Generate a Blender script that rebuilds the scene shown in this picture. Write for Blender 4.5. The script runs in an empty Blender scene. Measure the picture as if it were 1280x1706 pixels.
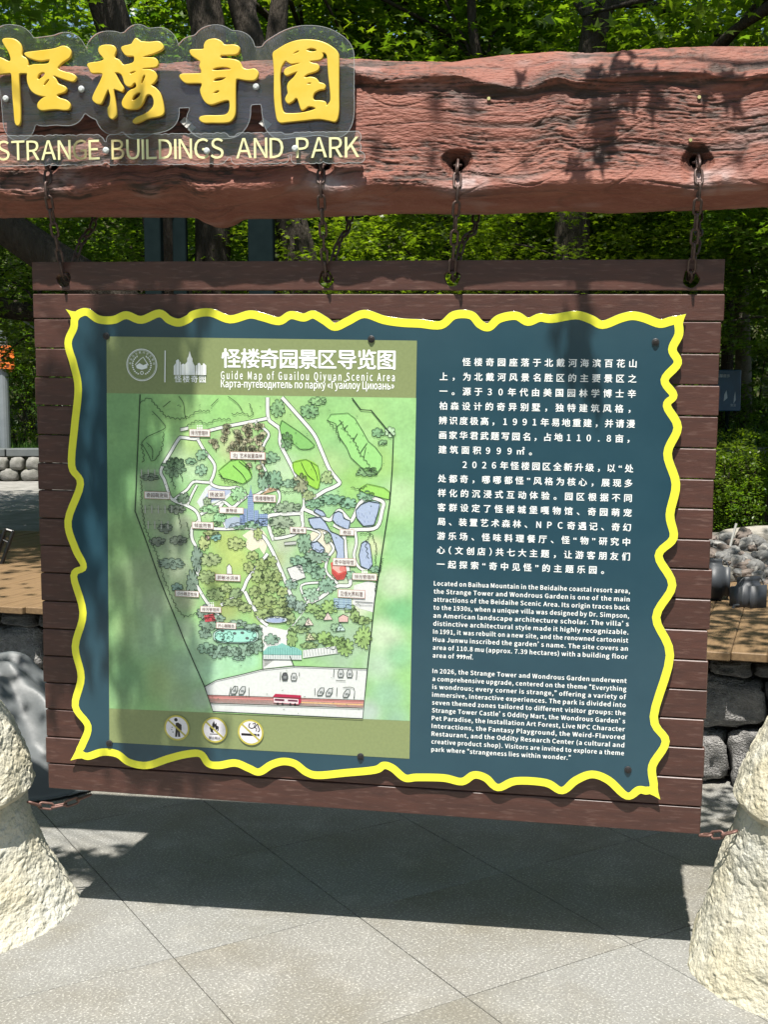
import bpy, math, random
import numpy as np
from mathutils import Matrix, Vector

# ------------------------------------------------------------------ camera, sky, sun, exposure
SC = bpy.context.scene
COL = SC.collection
FPX, CX, CY, EYE = 1950.0, 640.0, 853.0, 1.55
_roll = math.atan(0.004); _pitch = math.atan(173.0 / FPX)
_c, _s, _cp, _sp = math.cos(_roll), math.sin(_roll), math.cos(_pitch), math.sin(_pitch)
RV = np.array([_c, -_s * _sp, -_s * _cp]); UV = np.array([_s, _c * _sp, _c * _cp]); FV = np.array([0, _cp, -_sp])
CAM = np.array([0, 0, EYE])
cd = bpy.data.cameras.new('camera'); cam = bpy.data.objects.new('camera', cd); COL.objects.link(cam)
cam.matrix_world = Matrix(((RV[0], UV[0], -FV[0], 0), (RV[1], UV[1], -FV[1], 0), (RV[2], UV[2], -FV[2], EYE), (0, 0, 0, 1)))
cd.sensor_fit = 'VERTICAL'; cd.sensor_height = 36; cd.sensor_width = 27; cd.lens = 36 * FPX / 1706
cd.clip_start = 0.05; cd.clip_end = 600
SC.camera = cam
SUN_EL, SUN_AZ = math.radians(67.0), math.radians(9.0)          # light travels towards +y, a little to +x
TO_SUN = np.array([-math.sin(SUN_AZ) * math.cos(SUN_EL), -math.cos(SUN_AZ) * math.cos(SUN_EL), math.sin(SUN_EL)])
W = bpy.data.worlds.new('World'); SC.world = W; W.use_nodes = True
nt = W.node_tree; bg = nt.nodes['Background']
sky = nt.nodes.new('ShaderNodeTexSky'); sky.sky_type = 'NISHITA'; sky.sun_disc = False
sky.sun_elevation = SUN_EL; sky.sun_rotation = math.atan2(TO_SUN[0], TO_SUN[1]); sky.air_density = 1.0; sky.dust_density = 1.0
nt.links.new(sky.outputs[0], bg.inputs[0]); bg.inputs[1].default_value = 0.09
sl = bpy.data.lights.new('sun', 'SUN'); sl.energy = 5.0; sl.angle = math.radians(0.53); sl.color = (1.0, 0.955, 0.88)
so = bpy.data.objects.new('sun', sl); COL.objects.link(so)
so.rotation_euler = Vector(TO_SUN).to_track_quat('Z', 'Y').to_euler(); so.location = (0, -5, 20)
SC.view_settings.view_transform = 'Standard'; SC.view_settings.look = 'None'
SC.view_settings.exposure = 0.95; SC.view_settings.gamma = 1; SC.view_settings.use_curve_mapping = False
SC.cycles.max_bounces = 7; SC.cycles.diffuse_bounces = 4; SC.cycles.glossy_bounces = 3
SC.cycles.transmission_bounces = 4; SC.cycles.transparent_max_bounces = 12
SC.cycles.use_denoising = True

random.seed(7); RNG = np.random.default_rng(7)

# ------------------------------------------------------------------ geometry helpers
def ray(px, py):
    return FV + (px - CX) / FPX * RV - (py - CY) / FPX * UV
def at(px, py, y):
    d = ray(px, py); return CAM + d * (y / d[1])
def ground_at(px, py, z=0.0):
    d = ray(px, py); return CAM + d * ((z - EYE) / d[2])

def set_props(o, label=None, cat=None, group=None, kind=None):
    if label: o['label'] = label
    if cat: o['category'] = cat
    if group: o['group'] = group
    if kind: o['kind'] = kind
    return o
def empty(name, loc=(0, 0, 0), mat=None, **k):
    o = bpy.data.objects.new(name, None); COL.objects.link(o); o.empty_display_size = .1
    if mat is not None: o.matrix_world = mat
    else: o.location = loc
    return set_props(o, **k)
def link(name, me, m=None, parent=None, **k):
    if m is not None and not me.materials: me.materials.append(m)
    o = bpy.data.objects.new(name, me); COL.objects.link(o)
    if parent is not None: o.parent = parent
    return set_props(o, **k)
def np_mesh(name, V, F, smooth=False, m=None):
    """V (n,3); F list of index tuples or an (m,3|4) array"""
    me = bpy.data.meshes.new(name); V = np.asarray(V, dtype=np.float32)
    if isinstance(F, np.ndarray):
        k = F.shape[1]; nf = F.shape[0]
        me.vertices.add(len(V)); me.vertices.foreach_set('co', V.ravel())
        me.loops.add(nf * k); me.loops.foreach_set('vertex_index', F.astype(np.int32).ravel())
        me.polygons.add(nf); me.polygons.foreach_set('loop_start', np.arange(0, nf * k, k, dtype=np.int32))
        me.update(calc_edges=True)
    else:
        me.from_pydata(V.tolist(), [], F); me.update()
    if smooth: me.polygons.foreach_set('use_smooth', np.ones(len(me.polygons), dtype=bool))
    if m is not None: me.materials.append(m)
    return me
class MB:
    def __init__(s): s.V = []; s.F = []
    def add(s, V, F):
        n = len(s.V); s.V += [tuple(v) for v in V]; s.F += [tuple(i + n for i in f) for f in F]
    def box(s, x0, x1, y0, y1, z0, z1, M=None, bev=0.0):
        b = bev; P = []
        if b <= 0:
            P = [(x, y, z) for z in (z0, z1) for y in (y0, y1) for x in (x0, x1)]
            F = [(0, 2, 3, 1), (4, 5, 7, 6), (0, 1, 5, 4), (2, 6, 7, 3), (0, 4, 6, 2), (1, 3, 7, 5)]
            if M is not None: P = [M @ Vector(p) for p in P]
            s.add(P, F); return
        import bmesh
        bm = bmesh.new(); bmesh.ops.create_cube(bm, size=1)
        for v in bm.verts:
            v.co = Vector(((x0 + x1) / 2 + v.co.x * (x1 - x0), (y0 + y1) / 2 + v.co.y * (y1 - y0), (z0 + z1) / 2 + v.co.z * (z1 - z0)))
        bmesh.ops.bevel(bm, geom=bm.edges[:], offset=b, segments=1, affect='EDGES')
        bm.verts.index_update()
        s.add([(M @ v.co) if M is not None else v.co for v in bm.verts], [[v.index for v in f.verts] for f in bm.faces]); bm.free()
    def tube(s, pts, rad, n=10, cap=True):
        pts = [np.asarray(p, float) for p in pts]
        rad = rad if hasattr(rad, '__len__') else [rad] * len(pts)
        up = np.array([0.31, 0.22, 0.92]); base = len(s.V); V = []
        for i, p in enumerate(pts):
            t = pts[min(i + 1, len(pts) - 1)] - pts[max(i - 1, 0)]; t = t / (np.linalg.norm(t) + 1e-9)
            a = np.cross(t, up)
            if np.linalg.norm(a) < .1: a = np.cross(t, [1, 0, 0])
            a /= np.linalg.norm(a); b = np.cross(t, a)
            for k in range(n):
                w = 2 * math.pi * k / n; V.append(p + rad[i] * (a * math.cos(w) + b * math.sin(w)))
        F = [(i * n + k, i * n + (k + 1) % n, (i + 1) * n + (k + 1) % n, (i + 1) * n + k) for i in range(len(pts) - 1) for k in range(n)]
        if cap: F += [tuple(range(n))[::-1], tuple((len(pts) - 1) * n + k for k in range(n))]
        s.add(V, F)
    def mesh(s, name, m=None, smooth=False): return np_mesh(name, s.V, s.F, smooth, m)
    def build(s, name, m=None, parent=None, smooth=False, **k): return link(name, s.mesh(name, m, smooth), None, parent, **k)

def vnoise(x, y, seed):
    """smooth value noise in [0,1] at numpy coordinates"""
    r = np.random.default_rng(seed).random((256, 256))
    xi = np.floor(x).astype(int); yi = np.floor(y).astype(int); fx = x - xi; fy = y - yi
    fx = fx * fx * (3 - 2 * fx); fy = fy * fy * (3 - 2 * fy)
    a = r[xi % 256, yi % 256]; b = r[(xi + 1) % 256, yi % 256]; c = r[xi % 256, (yi + 1) % 256]; d = r[(xi + 1) % 256, (yi + 1) % 256]
    return (a * (1 - fx) + b * fx) * (1 - fy) + (c * (1 - fx) + d * fx) * fy
def vnoise3(x, y, z, seed):
    r = np.random.default_rng(seed).random((64, 64, 64)); I_ = [np.floor(q).astype(int) for q in (x, y, z)]; f = [q - i for q, i in zip((x, y, z), I_)]; f = [q * q * (3 - 2 * q) for q in f]; out = 0
    for a in (0, 1):
        for b in (0, 1):
            for c in (0, 1):
                w = (f[0] if a else 1 - f[0]) * (f[1] if b else 1 - f[1]) * (f[2] if c else 1 - f[2]); out = out + w * r[(I_[0] + a) % 64, (I_[1] + b) % 64, (I_[2] + c) % 64]
    return out
def fbm3(x, y, z, seed, o=3):
    s = 0; a = .5
    for i in range(o): s = s + a * vnoise3(x * 2 ** i + 11 * i, y * 2 ** i + 5 * i, z * 2 ** i + 3 * i, seed + i); a *= .5
    return s / (1 - .5 ** o)
def fbm(x, y, seed, o=4):
    s = 0; a = .5
    for i in range(o): s = s + a * vnoise(x * 2 ** i + 13 * i, y * 2 ** i + 7 * i, seed + i); a *= .5
    return s / (1 - .5 ** o)

# ------------------------------------------------------------------ material helpers
def mat(name, col, rough=.6, spec=.5, var=None, vscale=8, vdetail=4, bump=0, bscale=40, bdist=.01, metal=0, stretch=None, ramp=None, var2=None, v2scale=60, v2lo=.45, v2hi=.6, coat=0):
    m = bpy.data.materials.new(name); m.use_nodes = True; N = m.node_tree; L = N.links; b = N.nodes['Principled BSDF']
    b.inputs['Roughness'].default_value = rough; b.inputs['Specular IOR Level'].default_value = spec; b.inputs['Metallic'].default_value = metal
    if coat: b.inputs['Coat Weight'].default_value = coat; b.inputs['Coat Roughness'].default_value = .08
    b.inputs['Base Color'].default_value = (*col, 1)
    tc = N.nodes.new('ShaderNodeTexCoord'); vec = tc.outputs['Object']
    if stretch:
        mp = N.nodes.new('ShaderNodeMapping'); mp.inputs['Scale'].default_value = stretch; L.new(vec, mp.inputs[0]); vec = mp.outputs[0]
    out = None
    if var:
        n = N.nodes.new('ShaderNodeTexNoise'); n.inputs['Scale'].default_value = vscale; n.inputs['Detail'].default_value = vdetail; n.inputs['Roughness'].default_value = .65
        L.new(vec, n.inputs['Vector'])
        r = N.nodes.new('ShaderNodeMapRange'); r.inputs[1].default_value = .3; r.inputs[2].default_value = .7; L.new(n.outputs[0], r.inputs[0])
        x = N.nodes.new('ShaderNodeMix'); x.data_type = 'RGBA'; L.new(r.outputs[0], x.inputs[0])
        x.inputs[6].default_value = (*col, 1); x.inputs[7].default_value = (*var, 1); out = x.outputs[2]
    if var2:
        n = N.nodes.new('ShaderNodeTexNoise'); n.inputs['Scale'].default_value = v2scale; n.inputs['Detail'].default_value = 3
        L.new(vec, n.inputs['Vector'])
        r = N.nodes.new('ShaderNodeMapRange'); r.inputs[1].default_value = v2lo; r.inputs[2].default_value = v2hi; L.new(n.outputs[0], r.inputs[0])
        x = N.nodes.new('ShaderNodeMix'); x.data_type = 'RGBA'; L.new(r.outputs[0], x.inputs[0])
        if out is not None: L.new(out, x.inputs[6])
        else: x.inputs[6].default_value = (*col, 1)
        x.inputs[7].default_value = (*var2, 1); out = x.outputs[2]
    if out is not None: L.new(out, b.inputs['Base Color'])
    if bump:
        n = N.nodes.new('ShaderNodeTexNoise'); n.inputs['Scale'].default_value = bscale; n.inputs['Detail'].default_value = 6; L.new(vec, n.inputs['Vector'])
        bp_ = N.nodes.new('ShaderNodeBump'); bp_.inputs['Strength'].default_value = bump; bp_.inputs['Distance'].default_value = bdist
        L.new(n.outputs[0], bp_.inputs['Height']); L.new(bp_.outputs[0], b.inputs['Normal'])
    return m
def add_stain(m, scale, lo, hi, tint, seed_off):
    N = m.node_tree; L = N.links; b = N.nodes['Principled BSDF']; src = b.inputs['Base Color'].links[0].from_socket
    g = N.nodes.new('ShaderNodeNewGeometry'); mp = N.nodes.new('ShaderNodeMapping'); mp.inputs['Location'].default_value = (seed_off, 3, 1); L.new(g.outputs['Position'], mp.inputs[0])
    n = N.nodes.new('ShaderNodeTexNoise'); n.inputs['Scale'].default_value = scale; n.inputs['Detail'].default_value = 5; n.inputs['Roughness'].default_value = .62; L.new(mp.outputs[0], n.inputs['Vector'])
    r = N.nodes.new('ShaderNodeMapRange'); r.inputs[1].default_value = lo; r.inputs[2].default_value = hi; L.new(n.outputs[0], r.inputs[0])
    x = N.nodes.new('ShaderNodeMix'); x.data_type = 'RGBA'; x.blend_type = 'MULTIPLY'; L.new(r.outputs[0], x.inputs[0]); L.new(src, x.inputs[6]); x.inputs[7].default_value = (*tint, 1); L.new(x.outputs[2], b.inputs['Base Color'])
def leaf_mat(name, a, b_, trans=.45, yellow=.15):
    m = bpy.data.materials.new(name); m.use_nodes = True; N = m.node_tree; L = N.links; b = N.nodes['Principled BSDF']
    g = N.nodes.new('ShaderNodeNewGeometry'); oi = N.nodes.new('ShaderNodeObjectInfo')
    x = N.nodes.new('ShaderNodeMix'); x.data_type = 'RGBA'; L.new(g.outputs['Random Per Island'], x.inputs[0])
    x.inputs[6].default_value = (*a, 1); x.inputs[7].default_value = (*b_, 1)
    h = N.nodes.new('ShaderNodeHueSaturation'); L.new(x.outputs[2], h.inputs['Color'])
    r = N.nodes.new('ShaderNodeMapRange'); r.inputs[3].default_value = .485; r.inputs[4].default_value = .515; L.new(oi.outputs['Random'], r.inputs[0]); L.new(r.outputs[0], h.inputs['Hue'])
    L.new(h.outputs[0], b.inputs['Base Color']); b.inputs['Roughness'].default_value = .38; b.inputs['Specular IOR Level'].default_value = .5
    t = N.nodes.new('ShaderNodeBsdfTranslucent')
    y = N.nodes.new('ShaderNodeMix'); y.data_type = 'RGBA'; y.blend_type = 'MULTIPLY'; y.inputs[0].default_value = 1
    L.new(h.outputs[0], y.inputs[6]); y.inputs[7].default_value = (2.3, 2.5, .6, 1); L.new(y.outputs[2], t.inputs[0])
    mx = N.nodes.new('ShaderNodeMixShader'); mx.inputs[0].default_value = trans
    L.new(b.outputs[0], mx.inputs[1]); L.new(t.outputs[0], mx.inputs[2]); L.new(mx.outputs[0], N.nodes['Material Output'].inputs[0])
    return m

M_granite = mat('granite', (.225, .223, .208), .8, .25, var=(.155, .154, .145), vscale=120, vdetail=3, var2=(.34, .34, .32), v2scale=140, v2lo=.55, v2hi=.66, bump=.12, bscale=160, bdist=.002)
M_granite2 = mat('stained_granite', (.22, .215, .196), .8, .25, var=(.15, .146, .134), vscale=118, vdetail=3, var2=(.345, .34, .315), v2scale=140, v2lo=.55, v2hi=.66, bump=.12, bscale=160, bdist=.002)
for _m, _o in ((M_granite, 0), (M_granite2, 4)): add_stain(_m, 2.2, .42, .68, (.80, .76, .68), _o); add_stain(_m, 6.0, .52, .72, (1.22, 1.22, 1.22), _o + 9)
M_joint = mat('joint_grout', (.06, .057, .05), .95, .1, var=(.1, .095, .08), vscale=30)
M_pave = mat('pale_paving', (.30, .29, .27), .85, .2, var=(.16, .155, .14), vscale=5)
M_soil = mat('soil', (.045, .038, .025), .95, .1, var=(.05, .06, .02), vscale=3, bump=.5, bscale=20)
M_cream = mat('cream_plaster', (.44, .40, .285), .92, .12, var=(.48, .475, .42), vscale=3.5, var2=(.40, .345, .21), v2scale=2.6, v2lo=.55, v2hi=.75, bump=1.0, bscale=110, bdist=.006)
M_brown = mat('brown_painted_timber', (.094, .039, .029), .42, .45, var=(.060, .028, .023), vscale=7, stretch=(1, 6, 6), bump=.2, bscale=60, bdist=.002, var2=(.125, .068, .055), v2scale=22, v2lo=.55, v2hi=.72)
def object_variation(m, lo, hi):
    N = m.node_tree; L = N.links; b = N.nodes['Principled BSDF']; src = b.inputs['Base Color'].links[0].from_socket; oi = N.nodes.new('ShaderNodeObjectInfo')
    r = N.nodes.new('ShaderNodeMapRange'); r.inputs[3].default_value = lo; r.inputs[4].default_value = hi; L.new(oi.outputs['Random'], r.inputs[0])
    x = N.nodes.new('ShaderNodeVectorMath'); x.operation = 'SCALE'; L.new(src, x.inputs[0]); L.new(r.outputs[0], x.inputs['Scale']); L.new(x.outputs[0], b.inputs['Base Color'])
object_variation(M_brown, .78, 1.08)
M_chain = mat('rusty_chain_iron', (.07, .034, .026), .5, .5, var=(.12, .09, .08), vscale=60, metal=.5, bump=.2, bscale=200, bdist=.001)
M_chain2 = mat('rusty_red_chain', (.20, .11, .09), .55, .5, var=(.11, .055, .045), vscale=90, metal=.3, bump=.3, bscale=200, bdist=.001)
M_stone = mat('grey_rough_stone', (.36, .35, .34), .85, .3, var=(.17, .165, .16), vscale=9, var2=(.40, .39, .37), v2scale=16, v2lo=.55, v2hi=.7, bump=1.0, bscale=28, bdist=.03)
M_deck = mat('deck_timber', (.23, .15, .078), .6, .3, var=(.13, .083, .045), vscale=5, stretch=(12, 1, 12), bump=.3, bscale=40, bdist=.003)
M_bark = mat('bark', (.07, .058, .045), .9, .2, var=(.035, .028, .022), vscale=14, stretch=(3, 3, .6), bump=1.0, bscale=30, bdist=.03)
M_barkpale = mat('pale_bark', (.2, .18, .14), .85, .2, var=(.09, .08, .06), vscale=10, bump=.6, bscale=30, bdist=.02)
M_post = mat('dark_teal_post', (.004, .009, .010), .85, .04, var=(.010, .018, .019), vscale=5, vdetail=6)
M_tarp = mat('grey_tarpaulin', (.115, .125, .13), .5, .5, var=(.08, .088, .092), vscale=3, bump=.25, bscale=9, bdist=.02)
M_leafA = leaf_mat('maple_leaf', (.060, .110, .014), (.118, .172, .020), .5)
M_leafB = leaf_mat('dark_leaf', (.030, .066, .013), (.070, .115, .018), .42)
M_grass = leaf_mat('grass_blade', (.05, .12, .018), (.09, .17, .03), .4)

def attr_mat(name, rough=.35, spec=.5, attr='Col', coat=0, grain=.0, k=.80):
    m = bpy.data.materials.new(name); m.use_nodes = True; N = m.node_tree; b = N.nodes['Principled BSDF']
    a = N.nodes.new('ShaderNodeAttribute'); a.attribute_name = attr; out = a.outputs[0]
    if grain:
        tc = N.nodes.new('ShaderNodeTexCoord'); n = N.nodes.new('ShaderNodeTexNoise'); n.inputs['Scale'].default_value = 120; n.inputs['Detail'].default_value = 4
        N.links.new(tc.outputs['Object'], n.inputs['Vector'])
        r = N.nodes.new('ShaderNodeMapRange'); r.inputs[1].default_value = .3; r.inputs[2].default_value = .7; r.inputs[3].default_value = k * (1 - grain); r.inputs[4].default_value = k * (1 + grain)
        N.links.new(n.outputs[0], r.inputs[0])
        x = N.nodes.new('ShaderNodeVectorMath'); x.operation = 'SCALE'; N.links.new(out, x.inputs[0]); N.links.new(r.outputs[0], x.inputs['Scale']); out = x.outputs[0]
    N.links.new(out, b.inputs['Base Color']); b.inputs['Roughness'].default_value = rough; b.inputs['Specular IOR Level'].default_value = spec
    return m

# frames: board (leaning a little) and beam (horizontal, plumb)
BO = np.array([-1.01778, 3.4343, .41383])
BU = np.array([.98693372, -.15991559, -.01971873]); BV = np.array([.01362897, -.039089, .99914278]); BW = np.array([-.16054929, -.98635645, -.03639877])
BWID, BHEI = 1.909, 1.5535
def frame(o, u, v, w): return Matrix(((u[0], v[0], w[0], o[0]), (u[1], v[1], w[1], o[1]), (u[2], v[2], w[2], o[2]), (0, 0, 0, 1)))
def bp(px, py, off=.012):
    d = ray(px, py); o2 = BO + BW * off; t = ((o2 - CAM) @ BW) / (d @ BW); p = CAM + t * d - o2
    return float(p @ BU), float(p @ BV)
yaw = .16135
EU = np.array([math.cos(yaw), -math.sin(yaw), 0]); EV = np.array([0, 0, 1.0]); EW = np.array([-math.sin(yaw), -math.cos(yaw), 0])
EO = np.array([-1.05, 3.29, 0.0]) - EW * .03
def ep(px, py, off=0.0):
    d = ray(px, py); o2 = EO + EW * off; t = ((o2 - CAM) @ EW) / (d @ EW); p = CAM + t * d - o2
    return float(p @ EU), float(p[2])
# ------------------------------------------------------------------ pavement, ground, terrace
gs = MB(); gs.add([(-300, -300, -.06), (300, -300, -.06), (300, 300, -.06), (-300, 300, -.06)], [(0, 1, 2, 3)])
gs.build('ground', M_soil, kind='structure')
ang = math.radians(59.1); TA = np.array([math.sin(ang), math.cos(ang)]); TB = np.array([-math.cos(ang), math.sin(ang)])
pv = MB(); pv.add([(-9, -8, -.008), (9, -8, -.008), (9, 7, -.008), (-9, 7, -.008)], [(0, 1, 2, 3)])
pavement = pv.build('pavement', M_joint, kind='structure')
DA, DB = .582, .612
tm = []
for k in range(3):
    t = MB(); t.box(-DA / 2 + .0015, DA / 2 - .0015, -DB / 2 + .0015, DB / 2 - .0015, -.03, 0, bev=.0012); tm.append(t.mesh('granite_tile', M_granite if k else M_granite2))
for i in range(-6, 9):
    for j in range(-3, 13):
        a, b = 1.125 + DA * (i + .5), 2.44 + DB * (j - 3 + .5); c = TA * a + TB * b
        if abs(c[0]) < 3.4 and -.4 < c[1] < 5.6:
            o = link('tile', tm[(i * 3 + j) % 3], None, pavement)
            o.location = (c[0], c[1], random.uniform(-.0012, 0.0)); o.rotation_euler = (0, 0, math.atan2(TA[1], TA[0]) + random.choice((0, math.pi)))

# terrace wall line
WA = np.array([-1.80, 5.85]); WD = np.array([3.155, -1.13]); WD /= np.linalg.norm(WD); WN = np.array([WD[1], -WD[0]])   # towards camera
if WN[1] > 0: WN = -WN
def wl(s, d, z): p = WA + WD * s - WN * d; return (p[0], p[1], z)     # d: distance behind the wall face
tr = MB()
q = [wl(-6, .12, 0)[:2], wl(8, .12, 0)[:2], (40, 60), (-40, 60)]
tr.add([(x, y, -.05) for x, y in q] + [(x, y, .50) for x, y in q], [(4, 5, 6, 7), (0, 1, 5, 4), (1, 2, 6, 5), (3, 0, 4, 7)])
tr.build('terrace', M_soil, kind='structure')
hl = MB(); hl.add([(-60, 27.5, -.06), (60, 27.5, -.06), (60, 44, 15), (-60, 44, 15), (60, 80, 20), (-60, 80, 20)], [(0, 1, 2, 3), (3, 2, 4, 5)]); hl.build('wooded_slope', M_soil, kind='structure')
up = MB(); q = [(-16, 9.05), (-1.8, 9.05), (-1.8, 17.1), (-16, 17.1)]
up.add([(x, y, .512) for x, y in q], [(0, 1, 2, 3)]); up.build('upper_pavement', M_pave, kind='structure')

def rock_mesh(name, sx, sy, sz, seed, sub=3, rough=.12, box=0.0, m=None):
    import bmesh
    bm = bmesh.new(); bmesh.ops.create_icosphere(bm, subdivisions=sub, radius=1)
    P = np.array([v.co[:] for v in bm.verts]); F = [[v.index for v in f.verts] for f in bm.faces]; bm.free()
    if box: # squarish
        P = np.sign(P) * np.abs(P) ** (1 - box); P /= np.abs(P).max(0)
    r = 1 + rough * (fbm(P[:, 0] * 1.7 + 9 + seed, P[:, 1] * 1.7 + P[:, 2] * 1.3 + 5, seed, 3) - .5) * 2 + rough * .6 * (vnoise(P[:, 0] * 5 + 20, P[:, 2] * 5 + P[:, 1] * 3 + 20, seed + 9) - .5)
    P = P * r[:, None] * np.array([sx, sy, sz])
    return np_mesh(name, P, np.array(F), True, m)
wall = empty('retaining_wall', (0, 0, 0), label='grey rough stone retaining wall under the timber deck behind the sign', cat='wall')
bk = MB()
p0, p1 = wl(-5, .10, 0), wl(6, .10, 0); p2, p3 = wl(-5, .2, 0), wl(6, .2, 0)
bk.add([(p[0], p[1], z) for z in (0, .525) for p in (p0, p1, p3, p2)], [(0, 1, 5, 4), (4, 5, 6, 7), (1, 2, 6, 5), (3, 0, 4, 7)])
bk.build('mortar_backing', M_joint, wall)
bm_ = [rock_mesh('block', .5, .5, .5, 40 + k, 4, .26, .55, M_stone) for k in range(5)]
for course, (z0, z1) in enumerate(((0.0, .235), (.245, .455), (.462, .525))):
    s = -2.4 + course * .13
    while s < 5.2:
        w_ = random.uniform(.17, .36) if course < 2 else random.uniform(.15, .3)
        o = link('stone', random.choice(bm_), None, wall)
        p = wl(s + w_ / 2, .07 - (.02 if course == 2 else 0), (z0 + z1) / 2)
        o.location = p; o.scale = (w_ * 1.0, .22, (z1 - z0) * 1.0)
        o.rotation_euler = (0, 0, math.atan2(WD[1], WD[0]) + random.uniform(-.03, .03)); s += w_ + .008
deck = empty('deck', (0, 0, 0), label='timber deck of tan boards on top of the grey stone wall', cat='deck')
ME = Matrix.Rotation(math.atan2(WD[1], WD[0]), 4, 'Z')
pb = [MB() for _ in range(3)]
for k, b in enumerate(pb): b.box(-.0688, .0688, -.14 - .012 * k, 2.9, -.035, 0, bev=.004)
pm = [b.mesh('deck_board', M_deck) for b in pb]
s = -3.6; i = 0
while s < 5.6:
    o = link('plank', pm[i % 3], None, deck)
    x, y, z = wl(s, 0, .585 + random.uniform(-.002, .001)); o.location = (x, y, z); o.rotation_euler = (0, 0, math.atan2(WD[1], WD[0])); s += .139; i += 1
jo = MB()
for d0 in (.02, 1.4, 2.7):
    a, b = wl(-3.6, d0, 0), wl(5.6, d0, 0); c, d_ = wl(5.6, d0 + .08, 0), wl(-3.6, d0 + .08, 0)
    jo.add([(p[0], p[1], z) for z in (.503, .548) for p in (a, b, c, d_)], [(0, 1, 5, 4), (1, 2, 6, 5), (2, 3, 7, 6), (3, 0, 4, 7)])
jo.build('joist', mat('dark_joist', (.03, .022, .016), .8), deck)

# low stone wall beyond the upper pavement
lw = empty('low_wall', (0, 0, 0), label='low rubble stone wall with a grey kerb on top beyond the pale paving at left', cat='wall')
b = MB(); b.box(-10, -2.5, 17.06, 17.5, .45, .86); b.build('mortar', mat('mossy_mortar', (.05, .055, .03), .9), lw)
st = [rock_mesh('rubble', .5, .5, .5, 60 + k, 3, .16, .3, mat('pale_rubble_stone', (.26, .25, .23), .85, .2, var=(.14, .14, .12), vscale=3, bump=.5, bscale=20, bdist=.02) if k == 0 else None) for k in range(4)]
for m_ in st[1:]: m_.materials.append(st[0].materials[0])
for r_ in range(2):
    x = -6.6 + .1 * r_
    while x < -3.6:
        w_ = random.uniform(.2, .32); o = link('stone', random.choice(st), None, lw)
        o.location = (x + w_ / 2, 17.04, .60 + r_ * .17); o.scale = (w_ * .96, .2, .19); o.rotation_euler = (0, random.uniform(-.2, .2), 0); x += w_ + .02
x = -7.0
cap = MB(); cap.box(-.29, .29, -.2, .2, 0, .11, bev=.01); cm = cap.mesh('kerb_stone', mat('kerb_grey', (.12, .13, .13), .8, .3, var=(.09, .1, .1), vscale=4))
while x < -3.2:
    o = link('kerb_stone', cm, None, lw); o.location = (x, 17.2, .872); x += .6

# ------------------------------------------------------------------ stone pillars
def boulder_stack(name, segs, label, seed):
    root = empty(name, (segs[0]['c'][0][0], segs[0]['c'][0][1], 0), label=label, cat='pillar')
    for q, sg in enumerate(segs):
        NA, NZ = sg.get('res', (760, 260)); A = np.linspace(0, 2 * math.pi, NA, endpoint=False)
        cs = np.array(sg['c']); rs = np.array(sg['r'])           # centre (x,y,z) list and radii list along the height
        T = np.linspace(0, 1, len(cs)); tt = np.linspace(0, 1, NZ)
        def sm(v): # smooth-ish interpolation
            y = np.interp(tt, T, v); k = np.ones(7) / 7; yp = np.pad(y, 3, mode='edge'); return np.convolve(yp, k, 'valid')
        cx_, cy_, cz_ = sm(cs[:, 0]), sm(cs[:, 1]), np.interp(tt, T, cs[:, 2]); rr = sm(rs)
        AA, RR = np.meshgrid(A, rr); ZZ = np.repeat(cz_[:, None], NA, 1)
        GX, GY, GZ = cx_[:, None] + RR * np.cos(AA) + 5, cy_[:, None] + RR * np.sin(AA) + 5, ZZ + 5
        big = fbm3(GX * 4, GY * 4, GZ * 4, seed + q, 3) - .5
        Q1 = GX * .8 + GZ * .6; Q2 = GZ * .8 - GX * .6
        pit = fbm3(Q1 * 30, GY * 40, Q2 * 64, seed + 20 + q, 3) - .5
        chips = np.clip(vnoise3(Q1 * 48, GY * 60, Q2 * 110, seed + 50) - .60, 0, 1)
        scar = np.clip(vnoise3(GX * 13, GY * 13, GZ * 15, seed + 70) - .66, 0, 1)
        R2 = RR * (1 + .17 * big) + .0080 * pit - .012 * chips - .020 * scar
        X = cx_[:, None] + R2 * np.cos(AA); Y = cy_[:, None] + R2 * np.sin(AA); Z = ZZ + .010 * pit
        V = np.stack([X, Y, Z], -1).reshape(-1, 3) - np.array([root.location.x, root.location.y, 0])
        I = np.arange(NA * NZ).reshape(NZ, NA); J = np.roll(I, -1, 1)
        F = np.stack([I[:-1], J[:-1], J[1:], I[1:]], -1).reshape(-1, 4)
        top = len(V); V = np.vstack([V, [[cx_[-1] - root.location.x, cy_[-1] - root.location.y, cz_[-1] + .01]]])
        Fl = [tuple(f) for f in F.tolist()] + [(int(I[-1, k]), int(J[-1, k]), top) for k in range(NA)]
        link('boulder', np_mesh('boulder', V, Fl, True, M_cream), None, root)
    return root
LX, LY = -1.40, 3.53
boulder_stack('stone_pillar', [
    dict(c=[(LX, LY, -.03), (LX, LY, .0), (LX - .01, LY, .08), (LX - .02, LY, .16), (LX - .03, LY, .25), (LX - .035, LY, .33), (LX - .04, LY, .40)], r=[.45, .44, .385, .345, .32, .31, .30]),
    dict(c=[(LX - .05, LY, .345), (LX - .05, LY, .36), (LX - .05, LY, .39), (LX - .06, LY, .46), (LX - .08, LY, .56), (LX - .11, LY, .66), (LX - .13, LY, .72)], r=[.25, .325, .355, .345, .325, .30, .22]),
    dict(c=[(LX - .22, LY, .66), (LX - .23, LY, .72), (LX - .25, LY - .02, 1.1), (LX - .27, LY - .06, 1.5), (LX - .27, LY - .1, 1.9), (LX - .26, LY - .12, 2.1)], r=[.18, .24, .26, .24, .22, .18], res=(160, 120)),
], 'rough cream plaster boulder pillar left of the hanging map board', 100)
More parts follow.
